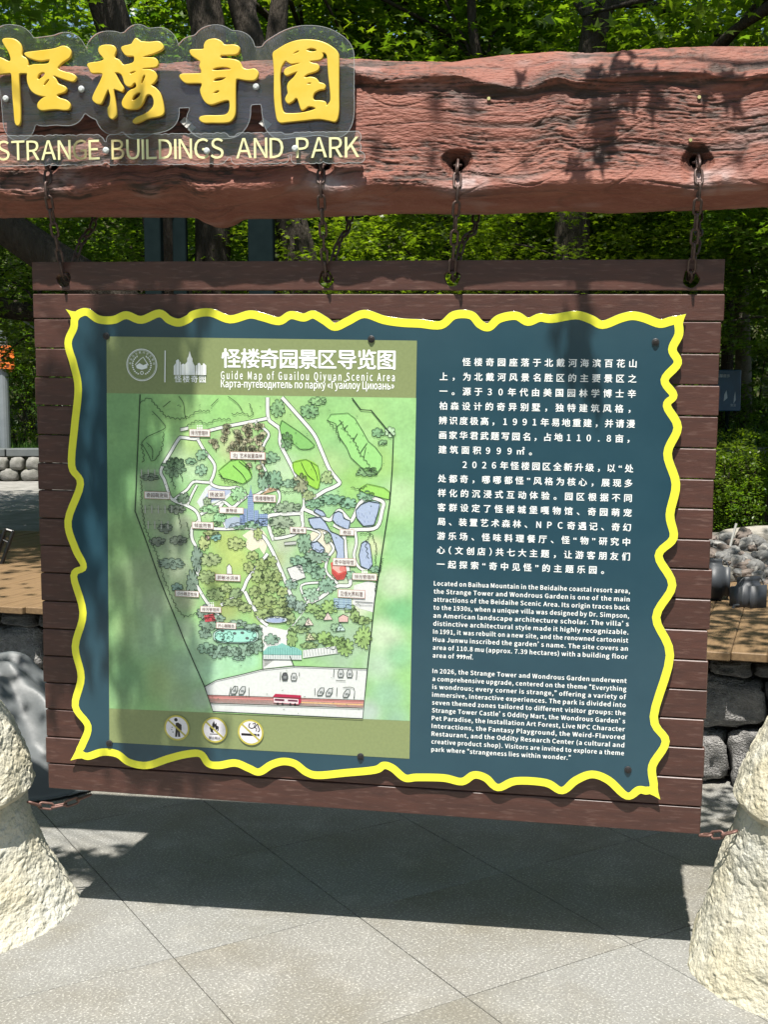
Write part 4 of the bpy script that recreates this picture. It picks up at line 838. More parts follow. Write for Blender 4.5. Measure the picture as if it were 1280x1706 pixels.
va = B(723.5, 975.2)[1]; vb_ = B(721.5, 1095.2)[1]; vc = B(720, 1121)[1]; vd = B(719, 1251.5)[1]
def justify(ln_, y, last_w=None):
    ws = ln_.split(' '); h = .0166
    wid = [np.ptp(text_mesh(w, .022, 1.06)[0][:, 0]) * h for w in ws]
    tot = xR - xL if last_w is None else last_w
    gap = .40 * h; k = (tot) / (sum(wid) + gap * (len(ws) - 1)); x = xL
    for w, wd in zip(ws, wid):
        put(mb, w, x, y, h, zt_, wd * k, .022, 1.06); x += (wd + gap) * k
for i, l_ in enumerate(en1): justify(l_, va + (vb_ - va) * i / 9, None if i < 9 else (xR - xL) * .212)
for i, l_ in enumerate(en2): justify(l_, vc + (vd - vc) * i / 10, None if i < 10 else (xR - xL) * .73)
mb.build('english_text', M_ink_w, panel, kind='stuff')
# header
mb = MB()
def px_text(s, x0, x1, ybase, capz, bold=.02, space=1.0, each=False, hscale=1.0):
    u0, v_ = B(x0, ybase[0]); u1, v1 = B(x1, ybase[1]); vv_ = (v_ + v1) / 2
    h = capz * SCL
    if each:
        n = len(s); c0_ = u0; pitch = (u1 - u0 - h * .92) / (n - 1)
        for i, ch in enumerate(s):
            V_, F_ = text_mesh(ch, bold); mx = (V_[:, 0].min() + V_[:, 0].max()) / 2
            mb.add([(u0 + h * .46 + pitch * i + (a_ - mx) * h, vv_ + b_ * h, ZH + c_) for a_, b_, c_ in V_], F_)
    else: put(mb, s, u0, vv_, h, ZH, u1 - u0, bold, space)
px_text('怪楼奇园景区导览图', 370, 660, (608.5, 614.0), 33.5, .024, each=True)
px_text('Guide Map of Guailou Qiyuan Scenic Area', 368, 658, (630.5, 636.0), 17.0, .022, 1.18)
px_text('Карта-путеводитель по парку «Гуайлоу Циюань»', 368, 657, (644.5, 649.5), 16.8, .018, 1.0)
px_text('怪楼奇园', 291, 343, (635, 637), 12.5, .02, each=True)
mb.build('header_text', M_ink_w, panel, kind='stuff')
a = Art()
a.line([(275.5, 584), (275, 637)], 1.9 * SCL)
# castle emblem
def cpx(pts): return [(180 + x / 4.92, 560 + y / 4.92) for x, y in pts]
a.poly(cpx([(540, 318), (540, 245), (556, 222), (556, 318)])); a.poly(cpx([(559, 318), (559, 200), (575, 188), (584, 197), (584, 318)])); a.poly(cpx([(587, 318), (587, 205), (598, 215), (598, 318)])); a.poly(cpx([(601, 318), (601, 235), (616, 225), (630, 232), (630, 318)]))
a.poly(cpx([(633, 318), (633, 230), (650, 208), (650, 185), (660, 165), (671, 122), (683, 165), (694, 185), (694, 208), (713, 245), (716, 318)]))
a.poly(cpx([(720, 318), (720, 240), (733, 236), (733, 318)])); a.poly(cpx([(736, 318), (736, 225), (748, 218), (760, 228), (760, 318)])); a.poly(cpx([(763, 318), (763, 238), (776, 236), (776, 318)])); a.poly(cpx([(779, 318), (779, 226), (787, 222), (806, 240), (806, 318)]))
# round seal
cu_, cv_ = B(236.5, 608); r_ = 26 * SCL
a.ring((cu_, cv_), r_, 1.3 * SCL, px=False, n=40); a.ring((cu_, cv_), r_ * .93, .6 * SCL, px=False, n=40)
for k in range(22):
    for sg in (-1, 1):
        if k < 11:
            t = -math.pi / 2 + sg * (.35 + k * .22); rr_ = r_ * .58
            a.line([(cu_ + rr_ * math.cos(t), cv_ + rr_ * math.sin(t)), (cu_ + rr_ * 1.13 * math.cos(t + sg * .12), cv_ + rr_ * 1.13 * math.sin(t + sg * .12))], 2.0 * SCL, px=False)
a.line([(cu_ - r_ * .45, cv_), (cu_ - r_ * .1, cv_ + r_ * .35), (cu_ + r_ * .1, cv_ + r_ * .5), (cu_ + r_ * .3, cv_ + r_ * .2), (cu_ + r_ * .45, cv_ - r_ * .02)], 1.4 * SCL, px=False)
a.poly([(cu_ - r_ * .4, cv_ - r_ * .05), (cu_ - r_ * .15, cv_ + r_ * .12), (cu_ + r_ * .1, cv_ - r_ * .02), (cu_ + r_ * .38, cv_ + r_ * .1), (cu_ + r_ * .36, cv_ - r_ * .2), (cu_, cv_ - r_ * .3), (cu_ - r_ * .33, cv_ - r_ * .22)], px=False)
a.ring((cu_, cv_ - r_ * .5), r_ * .1, 1.2 * SCL, px=False, n=10)
a.build('emblem', M_ink_w)
mb = MB()
for i, ch in enumerate('秦皇岛北戴河景区管理'):     # ring lettering, tiny
    t = math.pi * (.96 - .92 * i / 9); V_, F_ = text_mesh(ch, .0); h = 4.2 * SCL; rr_ = r_ * .80
    V2 = (V_[:, :2] - np.array([.5, .38])) * h; ca_, sa_ = math.cos(t - math.pi / 2), math.sin(t - math.pi / 2)
    mb.add([(cu_ + rr_ * math.cos(t) + ca_ * x - sa_ * y, cv_ + rr_ * math.sin(t) + sa_ * x + ca_ * y, ZH) for x, y in V2], F_)
mb.build('seal_lettering', M_ink_w, panel, kind='stuff')
# labels on the map
labels = [('排污管理所', 333, 721, 34, 11), ('北J  艺术装置森林', 413, 759, 58, 11), ('奇园萌宠局', 262, 825, 43, 11), ('扬波湖', 361, 823.5, 27, 11), ('景物语', 386, 850, 40, 9), ('怪楼嘎物馆', 441, 830, 37, 11), ('倾盆而售', 338, 875, 36, 10), ('魔法书', 497, 883, 26, 9), ('奇园', 578.5, 886.5, 23, 9), ('奇中咖啡馆', 574, 936, 37, 11), ('排污管理所', 608, 960.5, 39, 10), ('见怪光界料理', 586, 989, 44, 12), ('郭敏冰淇淋', 380, 962, 42, 10), ('小小精灵牧场', 312, 989, 40, 9), ('排污管理所', 351.5, 1015, 35, 9), ('开心蹦蹦岛', 377, 1042, 33, 9)]
a = Art(); b2 = MB()
for s_, x, y, w_, h_ in labels:
    cx0, cy0 = B(x, y); w2, h2 = w_ * SCL / 2, h_ * SCL / 2
    R4 = [(cx0 - w2, cy0 - h2), (cx0 + w2, cy0 - h2), (cx0 + w2, cy0 + h2), (cx0 - w2, cy0 + h2)]
    a.poly([(cx0 + (p - cx0) * 1.05, cy0 + (q - cy0) * 1.13) for p, q in R4], hexc('C99A90'), px=False); a.poly(R4, hexc('F1EFEA'), px=False, dz=.0002)
    put(b2, s_, cx0, cy0 - h_ * SCL * .27, h_ * SCL * .72, a.z + .0008, min(w_ * .86 * SCL, h_ * SCL * .66 * len(s_) * 1.1), 0, center=True)
for x, y in ((333, 711), (352, 1006), (608, 951)):
    for dx in (-3.5, 0, 3.5): a.disc((x + dx, y - 2), 1.2 * SCL, hexc('F4F4F0'), 7); a.poly([(x + dx - 1.3, y), (x + dx + 1.3, y), (x + dx + 1.3, y + 5), (x + dx - 1.3, y + 5)], hexc('F4F4F0'))
a.build('map_label', M_art); b2.build('map_label_text', flat((.10, .03, .03), .4, 'maroon_ink'), panel, kind='stuff')
# prohibition pictograms
a = Art(); YG = hexc('C9BB4A')
for cx0, cy0 in ((295, 1212), (358, 1215.5), (418, 1219.5)):
    a.disc((cx0, cy0), 22.5 * SCL, hexc('C9BE58'), 36); a.disc((cx0, cy0), 19.5 * SCL, hexc('ECE8EE'), 36, dz=.0002)
K_ = hexc('1C1C22')
a.disc((293.5, 1198.5), 3.2 * SCL, K_, 12, dz=.0004); a.poly([(293, 1204), (297, 1203), (303, 1207), (303, 1216), (300, 1218), (301, 1227), (297, 1227), (296.5, 1218), (295.5, 1227), (292, 1227), (293, 1215)], K_, dz=.0004)
for x, y in ((287, 1211), (286.5, 1215), (288.5, 1219)): a.disc((x, y), 1.1 * SCL, K_, 6, dz=.0004)
a.poly([(352, 1219), (349.5, 1212), (352, 1208.5), (353.5, 1212), (354, 1206), (357, 1200), (358.5, 1206), (361, 1203.5), (361.5, 1208), (365, 1210), (364.5, 1216), (361, 1221), (363, 1214), (360, 1216), (358.5, 1210), (355, 1217), (357, 1221)], K_, dz=.0004)
a.poly([(350, 1221.5), (365, 1222), (365, 1223.4), (350, 1222.9)], K_, dz=.0004)
a.poly([(402.5, 1220.6), (428, 1222), (428, 1226), (402.5, 1224.6)], K_, dz=.0004); a.poly([(429, 1222), (432.5, 1222.2), (432.5, 1226), (429, 1226)], K_, dz=.0004)
a.line([(417, 1204), (415, 1210), (420, 1213), (426, 1210), (429, 1206), (431, 1211), (433, 1216), (430, 1219)], 1.8 * SCL, K_, 3, dz=.0004); a.line([(421, 1206), (426, 1204), (424, 1211), (428, 1213), (427, 1218)], 1.5 * SCL, K_, 3, dz=.0004)
for cx0, cy0 in ((295, 1212), (358, 1215.5), (418, 1219.5)): a.line([(cx0 - 14.5, cy0 - 13.5), (cx0 + 14.5, cy0 + 13.5)], 3.2 * SCL, hexc('BDB154'), dz=.0007)
a.build('pictogram', M_art)
mb = MB(); u_, v_ = B(358, 1230.5); put(mb, '禁止明火', u_, v_, 5.2 * SCL, a.z + .001, None, .01, center=True); mb.build('pictogram_text', M_ink_k, panel, kind='stuff')
# screws with washers
M_screw = mat('dark_screw', (.05, .045, .045), .4, .5, metal=.7); M_wash = mat('rubber_washer', (.02, .02, .022), .5)
for px, py in ((177, 560), (619, 565), (1093, 570), (182, 1238), (601, 1260), (1047, 1282)):
    u_, v_ = B(px, py); g = MB(); g.tube([(u_, v_, PF), (u_, v_, PF + .0035), (u_, v_, PF + .0045)], [.0098, .0098, .008], 16); w_ = g.build('washer', M_wash, panel)
    g = MB(); g.tube([(u_, v_, PF + .004), (u_, v_, PF + .0065), (u_, v_, PF + .0072)], [.0058, .0058, .004], 12); g.tube([(u_, v_, PF + .0072), (u_, v_, PF + .0075)], .0022, 6)
    g.build('screw', M_screw, panel)

# ------------------------------------------------------------------ acrylic lettering on the beam
SO = .046                                                # front of the acrylic in front of the beam datum
def q1(pts): return [ep(x / 4.267, 40 + y / 4.267, SO) for x, y in pts]
def q2(pts): return [ep(280 + x / 4, 40 + y / 4, SO) for x, y in pts]
chars = [
 [q1([(15, 115), (40, 103), (100, 110), (135, 140), (148, 180), (150, 225), (180, 245), (192, 275), (196, 300), (240, 290), (330, 285), (350, 265), (345, 250), (280, 258), (210, 240), (178, 220), (180, 205), (250, 195), (330, 185), (390, 175), (440, 158), (480, 168), (498, 200), (490, 235), (440, 270), (410, 300), (408, 320), (450, 340), (510, 355), (533, 375), (530, 395), (510, 405), (470, 395), (420, 378), (385, 365), (372, 372), (390, 390), (410, 425), (455, 445), (466, 465), (450, 482), (410, 495), (398, 510), (420, 528), (470, 545), (492, 575), (485, 603), (450, 608), (400, 603), (350, 605), (290, 610), (265, 590), (270, 560), (300, 530), (330, 515), (300, 510), (250, 495), (215, 465), (195, 420), (190, 380), (190, 350), (165, 347), (135, 350), (128, 380), (132, 480), (138, 600), (138, 690), (125, 718), (105, 700), (95, 600), (85, 480), (82, 400), (75, 350), (40, 348), (-20, 352), (-60, 335), (-62, 260), (-20, 240), (10, 245), (60, 268), (75, 250), (60, 200), (30, 150)]),
  q1([(285, 345), (305, 340), (318, 350), (310, 370), (285, 390), (270, 398), (260, 385), (268, 360)]), q1([(320, 405), (340, 390), (350, 398), (335, 420), (315, 440), (305, 432)])],
 [q1([(700, 175), (720, 155), (765, 150), (805, 158), (818, 190), (808, 225), (815, 245), (840, 255), (870, 290), (900, 290), (945, 275), (955, 245), (945, 225), (900, 222), (875, 200), (862, 170), (880, 158), (930, 145), (945, 125), (962, 103), (985, 115), (1000, 125), (1060, 130), (1120, 125), (1145, 140), (1155, 170), (1130, 190), (1080, 210), (1030, 225), (1010, 240), (1050, 240), (1100, 245), (1117, 275), (1110, 300), (1060, 308), (1020, 312), (1010, 325), (1060, 325), (1095, 340), (1110, 380), (1095, 410), (1070, 435), (1100, 455), (1130, 490), (1150, 550), (1160, 610), (1155, 640), (1120, 655), (1040, 670), (1000, 690), (960, 703), (943, 690), (970, 665), (1030, 640), (1070, 610), (1092, 575), (1090, 530), (1070, 500), (1045, 498), (1030, 515), (1010, 560), (980, 595), (940, 603), (895, 600), (870, 580), (868, 550), (890, 510), (920, 475), (955, 460), (970, 440), (960, 415), (945, 420), (930, 438), (905, 440), (885, 420), (875, 385), (860, 355), (835, 342), (812, 345), (825, 375), (850, 420), (872, 455), (865, 477), (840, 470), (805, 460), (805, 500), (815, 560), (822, 620), (820, 650), (795, 672), (770, 650), (765, 600), (778, 575), (785, 520), (775, 480), (765, 460), (745, 500), (725, 545), (710, 565), (680, 560), (657, 535), (665, 500), (690, 450), (715, 400), (728, 355), (700, 345), (650, 345), (635, 320), (620, 290), (640, 278), (700, 270), (735, 255), (730, 235), (705, 205)]),
  q1([(920, 345), (950, 332), (968, 338), (950, 350), (925, 358)]), q1([(1010, 375), (1025, 358), (1033, 370), (1020, 405), (1005, 430), (998, 415)]), q1([(945, 510), (975, 485), (998, 488), (990, 515), (960, 540), (935, 543)])],
 [q2([(240, 140), (260, 110), (310, 100), (350, 115), (375, 140), (440, 140), (470, 155), (468, 185), (445, 200), (390, 203), (352, 205), (345, 222), (360, 232), (420, 235), (470, 250), (492, 290), (530, 305), (575, 300), (597, 325), (590, 355), (565, 372), (510, 370), (460, 362), (448, 380), (445, 450), (445, 560), (440, 610), (415, 645), (370, 655), (290, 655), (240, 655), (212, 640), (215, 620), (260, 612), (330, 612), (385, 605), (408, 575), (412, 530), (405, 508), (380, 505), (330, 520), (285, 533), (250, 520), (225, 480), (215, 440), (225, 410), (218, 392), (170, 390), (120, 390), (95, 375), (77, 350), (90, 335), (150, 333), (215, 330), (222, 310), (210, 280), (215, 250), (190, 230), (155, 205), (145, 180), (160, 172), (225, 170), (240, 160)]),
  q2([(290, 305), (320, 288), (370, 283), (405, 290), (420, 305), (380, 308), (320, 312)]), q2([(300, 375), (315, 360), (350, 353), (388, 355), (370, 372), (340, 382), (305, 383)]), q2([(295, 465), (315, 445), (335, 440), (343, 450), (325, 463)])],
 [q2([(700, 195), (730, 170), (800, 130), (880, 108), (970, 108), (1040, 125), (1100, 160), (1128, 190), (1135, 230), (1135, 330), (1135, 480), (1135, 580), (1118, 645), (1070, 640), (1000, 630), (900, 640), (800, 650), (740, 652), (720, 600), (708, 480), (708, 330), (703, 250)]),
  q2([(783, 242), (765, 262), (748, 300), (742, 360), (745, 430), (748, 500), (755, 560), (770, 590), (800, 598), (880, 595), (950, 580), (985, 565), (970, 550), (935, 545), (915, 560), (890, 570), (878, 540), (865, 500), (850, 490), (830, 510), (800, 525), (783, 505), (790, 480), (800, 460), (795, 420), (805, 390), (840, 355), (860, 325), (868, 314), (840, 320), (790, 340), (775, 325), (785, 300), (830, 280), (870, 268), (886, 260), (860, 258), (820, 262), (795, 250)]),
  q2([(830, 200), (850, 182), (875, 175), (870, 188), (845, 200)]), q2([(920, 170), (950, 157), (985, 165), (990, 180), (960, 187), (930, 180)]),
  q2([(1025, 190), (1045, 190), (1060, 210), (1065, 250), (1070, 330), (1080, 420), (1085, 490), (1080, 520), (1055, 548), (1045, 520), (1010, 512), (975, 510), (962, 490), (975, 455), (1010, 435), (1040, 430), (1045, 410), (1030, 397), (1005, 390), (985, 365), (950, 355), (915, 360), (905, 350), (930, 330), (985, 312), (1003, 295), (995, 270), (960, 262), (940, 245), (1010, 235), (1030, 215)]),
  q2([(925, 395), (940, 388), (958, 392), (950, 402), (930, 402)])]]
M_yel = mat('golden_yellow_film', (.66, .43, .035), .4, .5, var=(.70, .50, .075), vscale=14)
M_yedge = mat('letter_edge', (.45, .36, .08), .4)
def glass_mat(name, tint, clear):
    m = bpy.data.materials.new(name); m.use_nodes = True; N = m.node_tree; N.nodes.remove(N.nodes['Principled BSDF'])
    t = N.nodes.new('ShaderNodeBsdfTransparent'); t.inputs[0].default_value = (*tint, 1)
    g = N.nodes.new('ShaderNodeBsdfGlossy'); g.inputs['Roughness'].default_value = .06; g.inputs[0].default_value = (.9, .9, .9, 1)
    d = N.nodes.new('ShaderNodeBsdfDiffuse'); d.inputs[0].default_value = (.55, .56, .56, 1)
    f = N.nodes.new('ShaderNodeFresnel'); f.inputs[0].default_value = 1.49
    m1 = N.nodes.new('ShaderNodeMixShader'); m1.inputs[0].default_value = clear; N.links.new(t.outputs[0], m1.inputs[1]); N.links.new(d.outputs[0], m1.inputs[2])
    m2 = N.nodes.new('ShaderNodeMixShader'); N.links.new(f.outputs[0], m2.inputs[0]); N.links.new(m1.outputs[0], m2.inputs[1]); N.links.new(g.outputs[0], m2.inputs[2])
    N.links.new(m2.outputs[0], N.nodes['Material Output'].inputs[0]); return m
M_acr = glass_mat('clear_acrylic', (.97, .975, .975), .045)
M_acre = glass_mat('acrylic_edge', (.75, .78, .78), .45)
def contours(field, xs, ys):
    """marching squares, zero level; returns closed loops"""
    inside = field < 0; seg = {}
    def pt(i, j, k, l):
        a_, b_ = field[i, j], field[k, l]; t = a_ / (a_ - b_); return (xs[i] + (xs[k] - xs[i]) * t, ys[j] + (ys[l] - ys[j]) * t)
    nx, ny = field.shape; P_ = {}
    for i in range(nx - 1):
        for j in range(ny - 1):
            c = (inside[i, j], inside[i + 1, j], inside[i + 1, j + 1], inside[i, j + 1])
            if all(c) or not any(c): continue
            e = [(('h', i, j), (i, j, i + 1, j)), (('v', i + 1, j), (i + 1, j, i + 1, j + 1)), (('h', i, j + 1), (i + 1, j + 1, i, j + 1)), (('v', i, j), (i, j + 1, i, j))]
            cr = []
            for k in range(4):
                if c[k] != c[(k + 1) % 4]:
                    key, q = e[k]; P_[key] = pt(*q); cr.append(key)
            for k in range(0, len(cr) - 1, 2): seg.setdefault(cr[k], []).append(cr[k + 1]); seg.setdefault(cr[k + 1], []).append(cr[k])
    loops = []; used = set()
    for st_ in list(seg):
        if st_ in used: continue
        lp = [st_]; used.add(st_); cur = st_
        while True:
            nx_ = [q for q in seg[cur] if q not in used]
            if not nx_: break
            cur = nx_[0]; used.add(cur); lp.append(cur)
        if len(lp) > 12: loops.append([P_[k] for k in lp])
    return loops
def dist_field(xs, ys, pts):
    pts = np.asarray(pts); X, Y = np.meshgrid(xs, ys, indexing='ij'); D = np.full(X.shape, 9.0)
    for k in range(0, len(pts), 64):
        p = pts[k:k + 64]; D = np.minimum(D, np.sqrt(((X[..., None] - p[:, 0]) ** 2 + (Y[..., None] - p[:, 1]) ** 2)).min(-1))
    return D
sign = empty('acrylic_sign', mat=frame(EO, EU, EV, EW), label='four large golden yellow Chinese characters on clear acrylic mounted on the beam', cat='sign')
dense = []; outl = []
for ch in chars:
    lp = catmull(ch[0], 3, True); outl.append(lp); dense += [tuple(p) for p in lp]
dense = np.array(dense)
xs = np.arange(dense[:, 0].min() - .06, dense[:, 0].max() + .06, .006); ys = np.arange(dense[:, 1].min() - .06, dense[:, 1].max() + .06, .006)
D = dist_field(xs, ys, dense) - .040
X, Y = np.meshgrid(xs, ys, indexing='ij')
(_, yb1), (_, yb2) = ep(300, 83, SO), ep(300, 178, SO)
for (xa, ya), (xb, yb) in ((ep(100, 0, SO), ep(170, 0, SO)), (ep(270, 0, SO), ep(330, 0, SO)), (ep(410, 0, SO), ep(470, 0, SO))):
    D = np.minimum(D, np.maximum(np.abs(X - (xa + xb) / 2) - (xb - xa) / 2, np.abs(Y - (yb1 + yb2) / 2) - abs(yb1 - yb2) / 2))
for lp in outl:   # fill the insides
    c = np.mean(lp, 0); hx = np.ptp(np.array(lp)[:, 0]) / 2 * .8; hy = np.ptp(np.array(lp)[:, 1]) / 2 * .6
    cc_ = (np.array(lp).min(0) + np.array(lp).max(0)) / 2
    D = np.minimum(D, np.maximum(np.abs(X - cc_[0]) - hx, np.abs(Y - cc_[1]) - hy))
def plate_parts(loops, z0, th, parent, rim=.0016):
    lps = sorted(loops, key=lambda l: -len(l))[:1]
    link('acrylic_plate', fill_mesh('acrylic_plate', lps, th, z0, 0, M_acr), None, parent)
    g = MB()
    for lp in lps:
        P_ = [np.array([p[0], p[1]]) for p in lp]; n = len(P_); Vv = []
        for i, p in enumerate(P_):
            t = P_[(i + 1) % n] - P_[i - 1]; t /= (np.linalg.norm(t) + 1e-9); q = np.array([-t[1], t[0]]) * rim / 2
            Vv += [(*(p + q), z0 + .0006), (*(p - q), z0 + .0006)]
        g.add(Vv, [(2 * i, 2 * i + 1, (2 * i + 3) % (2 * n), (2 * i + 2) % (2 * n)) for i in range(n)])
    g.build('polished_edge', M_acre, parent)
plate_parts(contours(D, xs, ys), SO - .012, .004, sign)
for ch in chars:
    lps = [[tuple(p) for p in catmull(l, 4, True)] for l in ch]
    o = link('character', fill_mesh('character', lps, .010, SO, .0018, M_yel), None, sign)
M_cap = mat('white_standoff_cap', (.5, .52, .52), .3, .5); M_rod = mat('grey_standoff', (.16, .17, .17), .4, .5, metal=.4)
def standoff(parent, px, py, zf):
    s_, z_ = ep(px, py, zf); bz = beam_p(s_, z_) if z_ < 2.48 else .02
    g = MB(); g.tube([(s_, z_, bz - .01), (s_, z_, zf - .001)], .006, 10); g.build('standoff', M_rod, parent)
    g = MB(); g.tube([(s_, z_, zf + .0008), (s_, z_, zf + .006), (s_, z_, zf + .009)], [.0085, .0085, .005], 12); g.build('standoff_cap', M_cap, parent)
for px, py in ((136, 149), (427, 145), (10, 165), (560, 190)): standoff(sign, px, py, SO - .012)
strip = empty('lettering_strip', mat=frame(EO, EU, EV, EW), label='pale yellow STRANGE BUILDINGS AND PARK lettering on a clear acrylic strip', cat='sign')
S2 = .060
M_ly = mat('pale_yellow_letter', (.74, .71, .38), .4); M_worn = mat('peeled_letter_film', (.50, .38, .20), .6, var=(.70, .62, .28), vscale=45, vdetail=3)
u0, _v = ep(-4, 268, S2); u1, _v1 = ep(599, 262, S2); word = 'STRANGE BUILDINGS AND PARK'
vb0 = ep(0, 267.5, S2)[1]; vb1 = ep(599, 262.5, S2)[1]; capm = (ep(300, 233, S2)[1] - ep(300, 266, S2)[1])
H_ = capm / .73; adv_ = []; x = 0
for ch in word:
    if ch == ' ': adv_.append((ch, x, 0)); x += .40; continue
    V_, F_ = text_mesh(ch, 0, 1.0); w_ = np.ptp(V_[:, 0]); adv_.append((ch, x, w_)); x += w_ + .085
tot = x - .085; kx = (u1 - u0) / tot; cpts = []
for idx, (ch, xx, w_) in enumerate(adv_):
    if ch == ' ': continue
    V_, F_ = text_mesh(ch, 0, 1.0); Xl = (V_[:, 0] - V_[:, 0].min()) * kx + u0 + xx * kx; vb = vb0 + (vb1 - vb0) * xx / tot
    Yl = V_[:, 1] * H_ + vb; n = len(V_)
    g = MB(); g.add([(a_, b_, S2 + .0025 + c_) for a_, b_, c_ in zip(Xl, Yl, V_[:, 2])], F_)
    import collections
    cnt = collections.Counter(tuple(sorted((f[i], f[(i + 1) % len(f)]))) for f in F_ for i in range(len(f)))
    g.add([(a_, b_, S2 + .0006) for a_, b_ in zip(Xl, Yl)], [])
    g.F += [(i, j, j + n, i + n) for (i, j), c_ in cnt.items() if c_ == 1]
    o = g.build('letter', M_worn if idx in (5, 8) else M_ly, strip)
    if idx in (5, 8): o['label'] = 'letter with its yellow film peeled to brown'
    cpts += [(a_, b_) for a_, b_ in zip(Xl, Yl)]
    for t in np.linspace(0, 1, 5): cpts += [(Xl.min() + t * np.ptp(Xl), vb + capm * .5), (Xl.min() + t * np.ptp(Xl), vb), (Xl.min() + t * np.ptp(Xl), vb + capm)]
cpts = np.array(cpts); xs = np.arange(cpts[:, 0].min() - .03, cpts[:, 0].max() + .03, .003); ys = np.arange(cpts[:, 1].min() - .03, cpts[:, 1].max() + .03, .003)
D = dist_field(xs, ys, cpts[::2]) - .0145
X, Y = np.meshgrid(xs, ys, indexing='ij'); vm = (vb0 + vb1) / 2 + capm / 2
D = np.minimum(D, np.maximum(np.abs(X - (u0 + u1) / 2) - (u1 - u0) / 2, np.abs(Y - vm) - capm * .52))
plate_parts(contours(D, xs, ys), S2, .003, strip, .0018)
for px, py in ((177, 251), (492, 248), (345, 252)): standoff(strip, px, py, S2 + .001)

# ------------------------------------------------------------------ chains
def link_mesh(L=.048, Wd=.0245, r=.0036, m=None):
    g = MB(); path = []; hl, hw_ = (L - Wd) / 2, (Wd / 2 - r)
    for k in range(9): a_ = math.pi * k / 8; path.append((hw_ * math.cos(a_), hl + hw_ * math.sin(a_), 0))
    for k in range(9): a_ = math.pi + math.pi * k / 8; path.append((hw_ * math.cos(a_), -hl + hw_ * math.sin(a_), 0))
    n = 7; V_ = []; P_ = [np.array(p) for p in path]; Np = len(P_)
    for i, p in enumerate(P_):
        t = P_[(i + 1) % Np] - P_[i - 1]; t /= np.linalg.norm(t); b_ = np.array([0, 0, 1.]); a_ = np.cross(t, b_)
        for k in range(n): w_ = 2 * math.pi * k / n; V_.append(p + r * (a_ * math.cos(w_) + b_ * math.sin(w_)))
    g.add(V_, [(i * n + k, i * n + (k + 1) % n, ((i + 1) % Np) * n + (k + 1) % n, ((i + 1) % Np) * n + k) for i in range(Np) for k in range(n)])
    return g.mesh('chain_link', m, True)
LM = link_mesh(m=M_chain); LM2 = link_mesh(.052, .026, .0036, M_chain2)
def chain(name, pts, label, me=LM, pitch=.0375, parent=None, tw=0.0, group='chains holding the map board'):
    P_ = [np.array(p, float) for p in pts]; seg = [np.linalg.norm(P_[i + 1] - P_[i]) for i in range(len(P_) - 1)]; Ltot = sum(seg); n = max(2, int(round(Ltot / pitch)))
    root = parent or empty(name, P_[0], label=label, cat='chain', group=group)
    cum = np.concatenate([[0], np.cumsum(seg)])
    def at_(d): return np.array([np.interp(d, cum, [p[k] for p in P_]) for k in range(3)])
    for i in range(n):
        d = (i + .5) * Ltot / n; a_, b_ = at_(max(d - .018, 0)), at_(min(d + .018, Ltot)); t = Vector(b_ - a_).normalized()
        q = t.to_track_quat('Y', 'Z').to_matrix().to_4x4() @ Matrix.Rotation((math.pi / 2 if i % 2 else 0) + tw + random.uniform(-.25, .25), 4, 'Y')
        o = link('link', me, None, root); mw = Matrix.Translation(Vector(at_(d))) @ q
        o.matrix_basis = Matrix.Translation(-root.location) @ mw
    return root
def eworld(s_, z_, p_): return EO + EU * s_ + EV * z_ + EW * p_
def bworld(u_, v_, w_): return BO + BU * u_ + BV * v_ + BW * w_
names = ['rusty hanging chain at the far left, under the letters STRANGE', 'rusty hanging chain under the word PARK on the beam', 'rusty hanging chain in the middle of the board, right of PARK', 'rusty hanging chain at the right end of the board']
bh = [(106, 462), (543, 462), (754, 460), (1152, 460)]
for (hx, hz), (bx, by), nm in zip(holes_sz, bh, names):
    u_, v_ = bp(bx, by, 0)
    zlip = float(np.interp(hx, S, zw)); plip = beam_p(hx, zlip) + .008
    A_ = eworld(hx, hz + .002, -.03); A1_ = eworld(hx + .002, hz - .008, beam_p(hx + .05, hz) + .004); L1_ = eworld(hx + .004, zlip, plip); 
    C_ = bworld(u_, v_ + .012, .008); D_ = bworld(u_, v_ - .008, -.03)
    r_ = chain('hanging_chain', [A_, A1_, L1_, C_, D_], nm)
    # the chain's back strand behind the beam and board
    E_ = bworld(u_ + .02, v_ + .10, -.07); F_ = eworld(hx + .03, hz - .14, -.20)
    chain(None, [D_, E_, F_, eworld(hx + .03, hz - .02, -.27)], None, parent=r_)
lc = [at(48, 1336, 3.50), at(62, 1341, 3.52), at(90, 1344, 3.54), at(115, 1338, 3.55), at(150, 1324, 3.57)]
chain('tie_chain', lc, 'short reddish tie chain from the left pillar to the lower board corner', LM2, .040, group='tie chains at the pillars')
rc = [at(1228, 1384, 3.13), at(1215, 1388, 3.14), at(1195, 1391, 3.17), at(1168, 1391, 3.22)]
chain('tie_chain', rc, 'short reddish tie chain from the right pillar to the lower board corner', LM2, .040, group='tie chains at the pillars')
